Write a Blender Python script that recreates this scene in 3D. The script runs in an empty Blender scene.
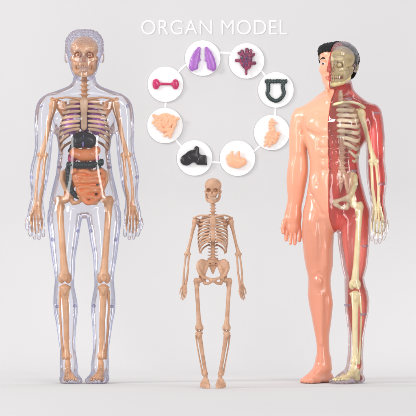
import bpy, bmesh, math, random
import numpy as np
from mathutils import Vector, Matrix
random.seed(7)
SC = bpy.context.scene
COL = SC.collection
MM = 0.001
# ------------------------------------------------------------------ camera
cam_d = bpy.data.cameras.new('camera'); cam = bpy.data.objects.new('camera', cam_d); COL.objects.link(cam)
CAM_D = 4.0
cam.location = (0, -CAM_D, 0.175); cam.rotation_euler = (math.radians(90), 0, 0)
cam_d.sensor_width = 36; cam_d.lens = 36 * CAM_D / 0.416
cam_d.clip_start = 0.1; cam_d.clip_end = 50
SC.camera = cam
# ------------------------------------------------------------------ studio light
world = bpy.data.worlds.new('World'); SC.world = world; world.use_nodes = True
bg = world.node_tree.nodes['Background']
bg.inputs[0].default_value = (0.985, 0.985, 1.0, 1); bg.inputs[1].default_value = 0.58
def area(name, loc, target, sx, sy, power, col=(1, 1, 1)):
    d = bpy.data.lights.new(name, 'AREA'); d.shape = 'RECTANGLE'; d.size = sx; d.size_y = sy
    d.energy = power; d.color = col
    o = bpy.data.objects.new(name, d); COL.objects.link(o); o.location = loc
    o.rotation_euler = (Vector(target) - Vector(loc)).to_track_quat('-Z', 'Y').to_euler()
    return o
area('key_softbox', (-2.2, -0.75, 1.20), (0.08, 0.0, 0.12), 0.5, 0.6, 28.0, (1, .99, .975))
area('left_strip_softbox', (-0.70, -0.85, 0.25), (-0.02, 0, 0.2), 0.15, 0.80, 2.8)
area('right_strip_softbox', (0.75, -1.15, 0.28), (0.05, 0, 0.2), 0.17, 0.80, 5.0)
area('front_softbox', (0.70, -2.6, 1.1), (0.10, 0.3, 0.15), 0.9, 0.7, 14.0)
w = area('added_backdrop_wash', (0.55, -0.22, 1.25), (0.47, 0.26, 0.02), 1.9, 0.25, 0.7); w.data.spread = math.radians(75)  # added lamp, lifts the dim right side and lower curve of the sweep
w = area('added_floor_wash', (0.30, 0.30, 1.5), (0.30, 0.20, 0.0), 2.2, 0.12, 1.3); w.data.spread = math.radians(90)  # added overhead lamp, brightens the floor while barely grazing the wall
w = area('added_cove_fill', (0.10, 0.17, 0.66), (0.10, 0.17, 0.0), 2.2, 0.05, 0.085); w.data.spread = math.radians(42)  # extra unseen lamp, evens out the darker floor band before the curve
SC.view_settings.view_transform = 'Standard'; SC.view_settings.look = 'None'
SC.view_settings.exposure = 0.0; SC.view_settings.gamma = 1.0
SC.cycles.transparent_max_bounces = 40
SC.cycles.max_bounces = 8
SC.cycles.caustics_reflective = False; SC.cycles.caustics_refractive = False
SC.cycles.use_denoising = True
# ------------------------------------------------------------------ materials
def srgb(r, g, b):
    f = lambda c: (c / 255 / 12.92) if c / 255 < 0.04045 else ((c / 255 + 0.055) / 1.055) ** 2.4
    return (f(r), f(g), f(b), 1)
def new_mat(name):
    m = bpy.data.materials.new(name); m.use_nodes = True
    nt = m.node_tree; nt.nodes.clear()
    out = nt.nodes.new('ShaderNodeOutputMaterial')
    return m, nt, out
def plastic(name, c1, c2=None, rough=0.35, bump=0.0, bscale=900, coat=0.0, sss=0.0, cscale=60, spec=0.5, zgrad=None, stretch=None, coatr=0.06):
    m, nt, out = new_mat(name)
    b = nt.nodes.new('ShaderNodeBsdfPrincipled'); nt.links.new(b.outputs[0], out.inputs[0])
    b.inputs['Roughness'].default_value = rough
    b.inputs['Specular IOR Level'].default_value = spec
    b.inputs['Coat Weight'].default_value = coat; b.inputs['Coat Roughness'].default_value = coatr
    tc = nt.nodes.new('ShaderNodeTexCoord')
    n = nt.nodes.new('ShaderNodeTexNoise'); n.inputs['Scale'].default_value = cscale; n.inputs['Detail'].default_value = 5
    nt.links.new(tc.outputs['Object'], n.inputs['Vector'])
    r = nt.nodes.new('ShaderNodeMapRange'); r.inputs[1].default_value = 0.35; r.inputs[2].default_value = 0.65
    nt.links.new(n.outputs['Fac'], r.inputs[0])
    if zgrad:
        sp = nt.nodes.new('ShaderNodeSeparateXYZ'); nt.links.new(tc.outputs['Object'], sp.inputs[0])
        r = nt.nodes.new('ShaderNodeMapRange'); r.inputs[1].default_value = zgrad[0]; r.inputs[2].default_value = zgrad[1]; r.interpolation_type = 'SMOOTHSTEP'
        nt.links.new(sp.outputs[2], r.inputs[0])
    mx = nt.nodes.new('ShaderNodeMix'); mx.data_type = 'RGBA'
    mx.inputs[6].default_value = c1; mx.inputs[7].default_value = c2 or c1
    nt.links.new(r.outputs[0], mx.inputs[0]); nt.links.new(mx.outputs[2], b.inputs['Base Color'])
    if bump > 0:
        n2 = nt.nodes.new('ShaderNodeTexNoise'); n2.inputs['Scale'].default_value = bscale; n2.inputs['Detail'].default_value = 4
        mp = nt.nodes.new('ShaderNodeMapping'); mp.inputs['Scale'].default_value = stretch or (1, 1, 1)
        nt.links.new(tc.outputs['Object'], mp.inputs['Vector']); nt.links.new(mp.outputs[0], n2.inputs['Vector'])
        bp = nt.nodes.new('ShaderNodeBump'); bp.inputs['Strength'].default_value = bump; bp.inputs['Distance'].default_value = 0.001
        nt.links.new(n2.outputs['Fac'], bp.inputs['Height']); nt.links.new(bp.outputs[0], b.inputs['Normal'])
    if sss > 0:
        b.inputs['Subsurface Weight'].default_value = sss
        b.inputs['Subsurface Radius'].default_value = (1, .35, .2); b.inputs['Subsurface Scale'].default_value = 0.0014
    return m
def clear(name, edge, face=(0.965, 0.968, 0.985, 1), wave=0.25, wscale=70, gloss=1.0, power=2.2, milk=0.05, haze=(0.82, 0.84, 0.95, 1)):
    """thin clear moulded plastic: absorbs more along grazing paths, mirror-like coat by Fresnel"""
    m, nt, out = new_mat(name)
    tc = nt.nodes.new('ShaderNodeTexCoord')
    n = nt.nodes.new('ShaderNodeTexNoise'); n.inputs['Scale'].default_value = wscale; n.inputs['Detail'].default_value = 3
    nt.links.new(tc.outputs['Object'], n.inputs['Vector'])
    bp = nt.nodes.new('ShaderNodeBump'); bp.inputs['Strength'].default_value = wave; bp.inputs['Distance'].default_value = 0.004
    nt.links.new(n.outputs['Fac'], bp.inputs['Height'])
    lw = nt.nodes.new('ShaderNodeLayerWeight'); lw.inputs['Blend'].default_value = 0.5
    nt.links.new(bp.outputs[0], lw.inputs['Normal'])
    pw = nt.nodes.new('ShaderNodeMath'); pw.operation = 'POWER'; pw.inputs[1].default_value = power
    nt.links.new(lw.outputs['Facing'], pw.inputs[0])
    mx = nt.nodes.new('ShaderNodeMix'); mx.data_type = 'RGBA'; mx.inputs[6].default_value = face; mx.inputs[7].default_value = edge
    nt.links.new(pw.outputs[0], mx.inputs[0])
    tr = nt.nodes.new('ShaderNodeBsdfTransparent'); nt.links.new(mx.outputs[2], tr.inputs[0])
    gl = nt.nodes.new('ShaderNodeBsdfGlossy'); gl.inputs['Roughness'].default_value = 0.07; gl.inputs[0].default_value = (gloss, gloss, gloss, 1)
    nt.links.new(bp.outputs[0], gl.inputs['Normal'])
    fr = nt.nodes.new('ShaderNodeFresnel'); fr.inputs[0].default_value = 1.5; nt.links.new(bp.outputs[0], fr.inputs['Normal'])
    cl = nt.nodes.new('ShaderNodeMath'); cl.operation = 'MULTIPLY_ADD'; cl.inputs[1].default_value = 0.75; cl.inputs[2].default_value = 0.02
    nt.links.new(fr.outputs[0], cl.inputs[0])
    ms = nt.nodes.new('ShaderNodeMixShader')
    nt.links.new(cl.outputs[0], ms.inputs[0]); nt.links.new(tr.outputs[0], ms.inputs[1]); nt.links.new(gl.outputs[0], ms.inputs[2])
    df = nt.nodes.new('ShaderNodeBsdfDiffuse'); df.inputs[0].default_value = haze
    mk = nt.nodes.new('ShaderNodeMath'); mk.operation = 'MULTIPLY_ADD'; mk.inputs[1].default_value = milk * 2.5; mk.inputs[2].default_value = milk
    nt.links.new(pw.outputs[0], mk.inputs[0])
    m2 = nt.nodes.new('ShaderNodeMixShader'); nt.links.new(mk.outputs[0], m2.inputs[0]); nt.links.new(ms.outputs[0], m2.inputs[1]); nt.links.new(df.outputs[0], m2.inputs[2])
    nt.links.new(m2.outputs[0], out.inputs[0])
    return m
M = {}
M['backdrop'] = plastic('backdrop_paper', (0.655, 0.645, 0.650, 1), (0.665, 0.655, 0.660, 1), rough=0.9, spec=0.1, cscale=3)
M['white'] = plastic('white_card', (0.90, 0.90, 0.90, 1), (0.91, 0.91, 0.91, 1), rough=0.6, spec=0.2)
M['letter'] = plastic('white_letter', (0.88, 0.88, 0.88, 1), (0.90, 0.90, 0.90, 1), rough=0.6, spec=0.2)
M['bone'] = plastic('tan_bone_plastic', (0.60, 0.36, 0.235, 1), (0.46, 0.25, 0.15, 1), rough=0.40, bump=0.3, bscale=1400, sss=0.0, cscale=140)
M['bone_clear'] = plastic('orange_tan_bone_plastic', (0.88, 0.48, 0.24, 1), (0.76, 0.37, 0.16, 1), rough=0.35, bump=0.2, bscale=1200, coat=0.3, sss=0.1, cscale=110)
M['bone_cream'] = plastic('cream_bone_plastic', (0.93, 0.80, 0.46, 1), (0.86, 0.70, 0.35, 1), rough=0.35, bump=0.15, bscale=900, coat=0.3, cscale=80)
M['rib_tan'] = plastic('tan_rib_plastic', (0.90, 0.73, 0.50, 1), (0.74, 0.55, 0.34, 1), rough=0.38, bump=0.2, coat=0.3, cscale=120)
M['skull_olive'] = plastic('olive_skull_plastic', (0.76, 0.60, 0.30, 1), (0.56, 0.42, 0.18, 1), rough=0.3, coat=0.5, cscale=150, bump=0.15)
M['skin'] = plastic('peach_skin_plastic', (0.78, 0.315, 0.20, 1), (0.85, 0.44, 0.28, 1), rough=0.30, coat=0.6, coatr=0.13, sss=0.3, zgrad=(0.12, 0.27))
M['muscle'] = plastic('red_to_coral_muscle_plastic', (0.96, 0.23, 0.17, 1), (0.95, 0.085, 0.06, 1), rough=0.3, coat=0.4, zgrad=(0.13, 0.18), bump=0.9, bscale=420, stretch=(1, 1, 0.12))
M['red'] = plastic('red_muscle_plastic', (0.99, 0.14, 0.09, 1), (0.96, 0.10, 0.07, 1), rough=0.3, coat=0.5, cscale=90, bump=0.2, bscale=500)
M['redsoft'] = plastic('coral_muscle_plastic', (0.93, 0.15, 0.11, 1), (0.86, 0.09, 0.065, 1), rough=0.3, coat=0.5, cscale=45)
M['hair'] = plastic('black_hair_paint', (0.008, 0.008, 0.009, 1), (0.012, 0.012, 0.014, 1), rough=0.45, bump=0.8, bscale=700, coat=0.0, spec=0.18, stretch=(1, 1, .4))
M['eye'] = plastic('white_eye', (0.85, 0.83, 0.8, 1), rough=0.15, coat=0.5)
M['iris'] = plastic('dark_iris', (0.015, 0.01, 0.01, 1), rough=0.15)
M['lip'] = plastic('lip_paint', (0.75, 0.22, 0.16, 1), rough=0.3, coat=0.4)
M['purple'] = plastic('purple_lung_plastic', (0.35, 0.11, 0.47, 1), (0.42, 0.15, 0.55, 1), rough=0.3, coat=0.3, bump=0.2, cscale=80)
M['brown'] = plastic('brown_iris_paint', (0.30, 0.10, 0.04, 1), rough=0.2, coat=0.5)
M['plum'] = plastic('plum_lung_plastic', (0.26, 0.055, 0.27, 1), (0.34, 0.08, 0.34, 1), rough=0.3, coat=0.3, bump=0.2, cscale=80)
M['violet'] = plastic('dark_violet_plastic', (0.17, 0.03, 0.16, 1), (0.10, 0.015, 0.10, 1), rough=0.25, coat=0.5, cscale=200)
M['heart'] = plastic('maroon_heart_plastic', (0.36, 0.025, 0.10, 1), (0.07, 0.012, 0.05, 1), rough=0.3, coat=0.5, cscale=260, bump=0.4)
M['vein'] = plastic('slate_vein_paint', (0.10, 0.09, 0.22, 1), rough=0.3)
M['magenta'] = plastic('magenta_kidney_plastic', (0.60, 0.02, 0.14, 1), (0.48, 0.012, 0.10, 1), rough=0.22, coat=0.6)
M['black'] = plastic('black_liver_plastic', (0.012, 0.011, 0.014, 1), (0.02, 0.018, 0.022, 1), rough=0.30, coat=0.08, bump=0.15, bscale=300)
M['green'] = plastic('dark_green_colon_plastic', (0.008, 0.022, 0.022, 1), (0.014, 0.034, 0.033, 1), rough=0.3, coat=0.3, bump=0.2)
M['orange'] = plastic('orange_gut_plastic', (0.98, 0.33, 0.11, 1), (0.93, 0.27, 0.08, 1), rough=0.3, coat=0.35, sss=0.05, cscale=70)
M['peach'] = plastic('peach_gut_plastic', (0.92, 0.50, 0.31, 1), (0.88, 0.44, 0.26, 1), rough=0.4, coat=0.2, sss=0.2, cscale=90)
M['clear'] = clear('clear_lavender_plastic', (0.26, 0.31, 0.70, 1), face=(0.945, 0.950, 0.990, 1), wave=0.14, wscale=32, power=3.0, milk=0.008)
M['clearbump'] = clear('clear_textured_plastic', (0.34, 0.36, 0.74, 1), face=(0.93, 0.935, 0.99, 1), wave=0.7, wscale=420, power=2.4, milk=0.03)
M['clearpink'] = clear('clear_pink_plastic', (0.85, 0.55, 0.60, 1), face=(0.995, 0.985, 0.985, 1), wave=0.2, wscale=35, power=3.2, milk=0.03, haze=(0.99, 0.88, 0.88, 1))
M['clearpinkbump'] = clear('clear_grey_textured_plastic', (0.45, 0.36, 0.52, 1), face=(0.90, 0.86, 0.90, 1), wave=0.8, wscale=420, power=2.0, milk=0.05)
M['peg'] = clear('lavender_peg_plastic', (0.36, 0.36, 0.68, 1), face=(0.82, 0.82, 0.95, 1), wave=0.5, wscale=300, power=1.6, milk=0.05)
M['skull_peach'] = plastic('peach_skull_plastic', (0.92, 0.54, 0.30, 1), (0.80, 0.40, 0.20, 1), rough=0.32, bump=0.2, bscale=1200, coat=0.4, cscale=110)
M['rib_light'] = plastic('light_tan_rib_plastic', (0.92, 0.62, 0.38, 1), (0.82, 0.50, 0.28, 1), rough=0.35, bump=0.2, bscale=1200, coat=0.3, cscale=110)
# ------------------------------------------------------------------ object helpers
class Ctx:      # maps photo millimetres (x right, y back, z=-row) to a root's own space
    def __init__(s, cx, base, sc=1.0): s.cx, s.base, s.s = cx, base, sc
def empty(name, loc, label, cat, group=None):
    o = bpy.data.objects.new(name, None); COL.objects.link(o); o.location = loc; o.empty_display_size = 0.02
    o['label'] = label; o['category'] = cat
    if group: o['group'] = group
    return o
def link_mesh(name, V, Fc, mats, parent, fm=None, smooth=True):
    me = bpy.data.meshes.new(name)
    V = np.asarray(V, dtype=np.float32)
    if isinstance(Fc, np.ndarray) and len(Fc):
        nf, k = Fc.shape
        me.vertices.add(len(V)); me.vertices.foreach_set('co', V.ravel())
        me.loops.add(nf * k); me.loops.foreach_set('vertex_index', Fc.astype(np.int32).ravel())
        me.polygons.add(nf); me.polygons.foreach_set('loop_start', np.arange(0, nf * k, k, dtype=np.int32))
        me.polygons.foreach_set('loop_total', np.full(nf, k, dtype=np.int32))
    else:
        me.from_pydata([tuple(map(float, v)) for v in V], [], Fc)
    if not isinstance(mats, (list, tuple)): mats = [mats]
    for m in mats: me.materials.append(M[m])
    if fm is not None: me.polygons.foreach_set('material_index', np.asarray(fm, dtype=np.int32))
    me.update(calc_edges=True)
    me.polygons.foreach_set('use_smooth', np.full(len(me.polygons), smooth))
    me.validate()
    o = bpy.data.objects.new(name, me); COL.objects.link(o)
    if parent is not None: o.parent = parent
    return o
# ------------------------------------------------------------------ signed-distance modelling
def P(x, py, y=0.0): return (x, y, -py)
def frame(org, yaw=0.0, pitch=0.0, roll=0.0, s=1.0, sx=1.0):
    m = Matrix.Translation(Vector(org)) @ Matrix.Rotation(math.radians(yaw), 4, 'Z') @ Matrix.Rotation(math.radians(pitch), 4, 'X') @ Matrix.Rotation(math.radians(roll), 4, 'Y') @ Matrix.Diagonal((s * sx, s, s, 1))
    return np.array(m)
ID = np.eye(4)
def surface_nets(D, lo, h):
    S = D < 0
    cnt = np.zeros(tuple(n - 1 for n in D.shape), dtype=np.int8)
    for a in (0, 1):
        for b in (0, 1):
            for c in (0, 1):
                cnt += S[a:D.shape[0] - 1 + a, b:D.shape[1] - 1 + b, c:D.shape[2] - 1 + c]
    act = (cnt > 0) & (cnt < 8)
    I = np.array(np.nonzero(act)).T
    idx = np.full(act.shape, -1, dtype=np.int32); idx[act] = np.arange(len(I))
    pos = np.zeros((len(I), 3)); w = np.zeros(len(I))
    for ax in range(3):
        o1, o2 = [q for q in range(3) if q != ax]
        for b in (0, 1):
            for c in (0, 1):
                A = I.copy(); A[:, o1] += b; A[:, o2] += c
                B = A.copy(); B[:, ax] += 1
                da = D[A[:, 0], A[:, 1], A[:, 2]]; db = D[B[:, 0], B[:, 1], B[:, 2]]
                m = (da < 0) != (db < 0)
                t = np.where(m, da / np.where(m, da - db, 1), 0)
                q = A.astype(float) - I; q[:, ax] += t
                pos[m] += q[m]; w += m
    V = (I + pos / w[:, None]) * h + np.asarray(lo)
    quads = []
    for ax in range(3):
        o1, o2 = (ax + 1) % 3, (ax + 2) % 3
        s0 = [slice(None)] * 3; s1 = [slice(None)] * 3
        s0[ax] = slice(0, -1); s1[ax] = slice(1, None)
        X = S[tuple(s0)] != S[tuple(s1)]
        E = np.array(np.nonzero(X)).T
        E = E[(E[:, o1] > 0) & (E[:, o2] > 0) & (E[:, o1] < D.shape[o1] - 1) & (E[:, o2] < D.shape[o2] - 1)]
        ins = S[E[:, 0], E[:, 1], E[:, 2]]
        def cell(d1, d2):
            c = E.copy(); c[:, o1] += d1; c[:, o2] += d2
            return idx[c[:, 0], c[:, 1], c[:, 2]]
        q = np.stack([cell(-1, -1), cell(0, -1), cell(0, 0), cell(-1, 0)], 1)
        q[~ins] = q[~ins][:, ::-1]
        quads.append(q)
    return V, np.concatenate(quads)
def smooth1d(zs, vals, step=0.5, win=4.0):
    zz = np.arange(zs.min(), zs.max() + step, step)
    v = np.interp(zz, zs, vals); n = max(1, int(win / step))
    k = np.hanning(n + 2)[1:-1]; k /= k.sum()
    pad = np.concatenate([2 * v[0] - v[1:n + 1][::-1], v, 2 * v[-1] - v[-n - 1:-1][::-1]])
    return zz, np.convolve(pad, k, 'same')[n:-n]
class Blob:
    def __init__(s, h=0.6, k=1.0): s.h, s.k, s.ops, s.F = h, k, [], ID
    def _p(s, fn, lo, hi, k, op):
        F = s.F; Fi = np.linalg.inv(F); sc = abs(np.linalg.det(F[:3, :3])) ** (1 / 3)
        cs = np.array([[a, b, c, 1] for a in (lo[0], hi[0]) for b in (lo[1], hi[1]) for c in (lo[2], hi[2])]) @ F.T
        k = s.k if k is None else k
        s.ops.append((op, fn, Fi, sc, cs[:, :3].min(0) - k - 2 * s.h, cs[:, :3].max(0) + k + 2 * s.h, k)); return s
    def seg(s, a, b, ra, rb=None, k=None, op='+', flat=None):
        rb = ra if rb is None else rb
        fl = np.array(flat if flat is not None else (1, 1, 1), float)
        a0 = np.array(a, float); b0 = np.array(b, float); A = a0 / fl; Bv = b0 / fl; d = Bv - A; L = max(float(d @ d), 1e-9); fs = fl.min()
        def fn(x, y, z):
            x = x / fl[0] - A[0]; y = y / fl[1] - A[1]; z = z / fl[2] - A[2]
            t = np.clip((x * d[0] + y * d[1] + z * d[2]) / L, 0, 1)
            return (np.sqrt((x - t * d[0]) ** 2 + (y - t * d[1]) ** 2 + (z - t * d[2]) ** 2) - (ra + (rb - ra) * t)) * fs
        r = max(ra, rb) * fl
        return s._p(fn, np.minimum(a0, b0) - r, np.maximum(a0, b0) + r, k, op)
    def chain(s, pts, rs, k=None, op='+', flat=None):
        if not isinstance(rs, (list, tuple)): rs = [rs] * len(pts)
        fl = np.array(flat if flat is not None else (1, 1, 1), float); Q = np.array(pts, float); A = Q / fl; fs = fl.min(); RR = np.array(rs, float)
        def fn(x, y, z):
            x = x / fl[0]; y = y / fl[1]; z = z / fl[2]; best = None
            for i in range(len(A) - 1):
                a = A[i]; d = A[i + 1] - a; L = max(float(d @ d), 1e-9)
                t = np.clip(((x - a[0]) * d[0] + (y - a[1]) * d[1] + (z - a[2]) * d[2]) / L, 0, 1)
                e = np.sqrt((x - a[0] - t * d[0]) ** 2 + (y - a[1] - t * d[1]) ** 2 + (z - a[2] - t * d[2]) ** 2) - (RR[i] + (RR[i + 1] - RR[i]) * t)
                best = e if best is None else np.minimum(best, e)
            return best * fs
        r = RR.max() * fl
        return s._p(fn, Q.min(0) - r, Q.max(0) + r, k, op)
    def ell(s, c, r, k=None, op='+', rot=None):
        c = np.array(c, float); r = np.array(r, float)
        R = np.eye(3) if rot is None else np.array(Matrix.Rotation(math.radians(rot[0]), 3, 'X') @ Matrix.Rotation(math.radians(rot[1]), 3, 'Y') @ Matrix.Rotation(math.radians(rot[2]), 3, 'Z'))
        def fn(x, y, z):
            x = x - c[0]; y = y - c[1]; z = z - c[2]
            if rot is not None:
                x, y, z = (R[0, 0] * x + R[1, 0] * y + R[2, 0] * z, R[0, 1] * x + R[1, 1] * y + R[2, 1] * z, R[0, 2] * x + R[1, 2] * y + R[2, 2] * z)
            k0 = np.sqrt((x / r[0]) ** 2 + (y / r[1]) ** 2 + (z / r[2]) ** 2)
            k1 = np.sqrt((x / r[0] ** 2) ** 2 + (y / r[1] ** 2) ** 2 + (z / r[2] ** 2) ** 2)
            return k0 * (k0 - 1) / np.maximum(k1, 1e-6)
        q = r if rot is None else np.full(3, r.max())
        return s._p(fn, c - q, c + q, k, op)
    def box(s, c, r, rad=0.5, k=None, op='+'):
        c = np.array(c, float); r = np.array(r, float)
        def fn(x, y, z):
            a = np.abs(x - c[0]) - r[0] + rad; b = np.abs(y - c[1]) - r[1] + rad; d = np.abs(z - c[2]) - r[2] + rad
            return np.sqrt(np.maximum(a, 0) ** 2 + np.maximum(b, 0) ** 2 + np.maximum(d, 0) ** 2) + np.minimum(np.maximum(np.maximum(a, b), d), 0) - rad
        return s._p(fn, c - r, c + r, k, op)
    def loft(s, rows, yaw=0.0, k=None, win=5.0, cap=2.0):
        """rows: (row, x_left, x_right, y_centre, half_depth); silhouettes as seen from the front"""
        R = np.array(sorted([(-r[0],) + tuple(r[1:]) for r in rows], key=lambda q: q[0]), float)
        sn, cs = math.sin(math.radians(yaw)), math.cos(math.radians(yaw))
        cx = (R[:, 1] + R[:, 2]) / 2; W = (R[:, 2] - R[:, 1]) / 2; cy = R[:, 3]; b = np.minimum(R[:, 4], W / max(abs(sn), 1e-3) * 0.95)
        a = np.sqrt(np.maximum(W ** 2 - (b * sn) ** 2, 1)) / cs
        T = [smooth1d(R[:, 0], q, win=win) for q in (cx, cy, a, b)]
        z0, z1 = R[0, 0], R[-1, 0]
        def fn(x, y, z):
            zf = np.broadcast_to(z, z.shape)
            i = lambda t: np.interp(zf.ravel(), t[0], t[1]).reshape(zf.shape)
            X, Y, A, B = i(T[0]), i(T[1]), i(T[2]), i(T[3])
            dx = x - X; dy = y - Y
            u = dx * cs - dy * sn; v = dx * sn + dy * cs
            k0 = np.sqrt((u / A) ** 2 + (v / B) ** 2); k1 = np.sqrt((u / A ** 2) ** 2 + (v / B ** 2) ** 2)
            d = k0 * (k0 - 1) / np.maximum(k1, 1e-6)
            e = np.maximum(z - z1, z0 - z) + 0 * d
            hh = np.maximum(cap - np.abs(d - e), 0) / cap
            return np.maximum(d, e) + hh * hh * cap / 4
        mw = max(a.max(), b.max())
        return s._p(fn, (R[:, 1].min() - 1, cy.min() - mw, z0), (R[:, 2].max() + 1, cy.max() + mw, z1), k, '+')
    def clip(s, fn):      # keep where fn<0, whole field
        s.ops.append(('&', fn, None, 1, None, None, 0)); return s
    def disp(s, fn, lo, hi):
        s.ops.append(('d', fn, ID, 1, np.array(lo, float), np.array(hi, float), 0)); return s
    def crease(s, pts, w, amp):
        """soft groove (amp>0) or swelling (amp<0) along a polyline"""
        Q = np.array(pts, float)
        if len(Q) == 1: Q = np.vstack([Q, Q + 1e-3])
        def fn(x, y, z):
            best = None
            for a, b in zip(Q[:-1], Q[1:]):
                d = b - a; t = np.clip(((x - a[0]) * d[0] + (y - a[1]) * d[1] + (z - a[2]) * d[2]) / max(float(d @ d), 1e-9), 0, 1)
                e = (x - a[0] - t * d[0]) ** 2 + (y - a[1] - t * d[1]) ** 2 + (z - a[2] - t * d[2]) ** 2
                best = e if best is None else np.minimum(best, e)
            return amp * np.exp(-best / (w * w))
        return s._p(fn, Q.min(0) - 2.4 * w, Q.max(0) + 2.4 * w, 0, 'd')
    def grid(s):
        L = np.min([o[4] for o in s.ops if o[0] == '+'], 0) - s.h; H = np.max([o[5] for o in s.ops if o[0] == '+'], 0) + s.h
        h = s.h; n = np.ceil((H - L) / h).astype(int) + 1
        ax = [L[i] + np.arange(n[i]) * h for i in range(3)]
        D = np.full(tuple(n), 30.0, dtype=np.float32)
        for op, fn, Fi, sc, lo, hi, k in s.ops:
            if op == '&':
                D = np.maximum(D, fn(ax[0][:, None, None], ax[1][None, :, None], ax[2][None, None, :]).astype(np.float32)); continue
            i0 = np.clip(((lo - L) / h).astype(int), 0, n); i1 = np.clip(np.ceil((hi - L) / h).astype(int) + 1, 0, n)
            if (i1 <= i0).any(): continue
            x = ax[0][i0[0]:i1[0], None, None]; y = ax[1][None, i0[1]:i1[1], None]; z = ax[2][None, None, i0[2]:i1[2]]
            if not np.allclose(Fi, ID):
                x, y, z = [Fi[r, 0] * x + Fi[r, 1] * y + Fi[r, 2] * z + Fi[r, 3] for r in range(3)]
            sl = tuple(slice(i0[q], i1[q]) for q in range(3)); d = D[sl]
            p = fn(x, y, z).astype(np.float32) * sc
            if op == 'd': D[sl] = d + p; continue
            if k > 0: hh = np.maximum(k - np.abs((d - p) if op == '+' else (d + p)), 0) / k; q = hh * hh * k / 4
            else: q = 0
            D[sl] = np.minimum(d, p) - q if op == '+' else np.maximum(d, -p) + q
        return D, L
    def mesh(s, name, mat, ctx, parent, fmfn=None, keep=None, off=0.0, relax=0):
        D, L = s.grid()
        if off: D = D + off
        V, Q = surface_nets(D, L, s.h)
        if keep is not None:
            c = V[Q].mean(1); Q = Q[keep(c[:, 0], c[:, 1], c[:, 2])]
            u, inv = np.unique(Q, return_inverse=True); V = V[u]; Q = inv.reshape(Q.shape)
        fm = None
        if fmfn is not None:
            c = V[Q].mean(1); fm = fmfn(c[:, 0], c[:, 1], c[:, 2])
        W = np.empty_like(V); W[:, 0] = (V[:, 0] - ctx.cx) * ctx.s * MM; W[:, 1] = V[:, 1] * ctx.s * MM; W[:, 2] = (V[:, 2] + ctx.base) * ctx.s * MM
        return link_mesh(name, W, Q, mat, parent, fm)
def spline(pts, n=6):
    P_ = [np.array(p, float) for p in pts]; P_ = [2 * P_[0] - P_[1]] + P_ + [2 * P_[-1] - P_[-2]]; out = []
    for i in range(1, len(P_) - 2):
        for t in np.arange(n) / n:
            a, b, c, d = P_[i - 1:i + 3]
            out.append(0.5 * ((2 * b) + (c - a) * t + (2 * a - 5 * b + 4 * c - d) * t * t + (3 * b - a - 3 * c + d) * t ** 3))
    out.append(P_[-2]); return np.array(out)
def tube(name, pts, ra, rb, mat, ctx, parent, n=6, seg=10, up=(0, 0, 1)):
    """swept tube, ra along 'up', rb across; radii may be lists"""
    C = spline(pts, n); m = len(C)
    RA = np.interp(np.linspace(0, 1, m), np.linspace(0, 1, len(ra)), ra) if isinstance(ra, (list, tuple)) else np.full(m, ra)
    RB = np.interp(np.linspace(0, 1, m), np.linspace(0, 1, len(rb)), rb) if isinstance(rb, (list, tuple)) else np.full(m, rb)
    T = np.gradient(C, axis=0); T /= np.linalg.norm(T, axis=1)[:, None]
    U = np.array(up, float) - (T @ np.array(up, float))[:, None] * T; U /= np.linalg.norm(U, axis=1)[:, None] + 1e-9
    W = np.cross(T, U); th = np.arange(seg) * 2 * math.pi / seg
    V = []
    for i in range(m):
        f = 0.6 if i in (0, m - 1) else 1.0
        for t in th: V.append(C[i] + f * (U[i] * RA[i] * math.cos(t) + W[i] * RB[i] * math.sin(t)))
    Fc = [[i * seg + j, (i + 1) * seg + j, (i + 1) * seg + (j + 1) % seg, i * seg + (j + 1) % seg] for i in range(m - 1) for j in range(seg)]
    Fc.append(list(range(seg))); Fc.append([(m - 1) * seg + j for j in range(seg)][::-1])
    V = np.array(V); W_ = np.stack([(V[:, 0] - ctx.cx) * ctx.s * MM, V[:, 1] * ctx.s * MM, (V[:, 2] + ctx.base) * ctx.s * MM], 1)
    return link_mesh(name, W_, [[int(q) for q in f] for f in Fc], mat, parent)
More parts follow.
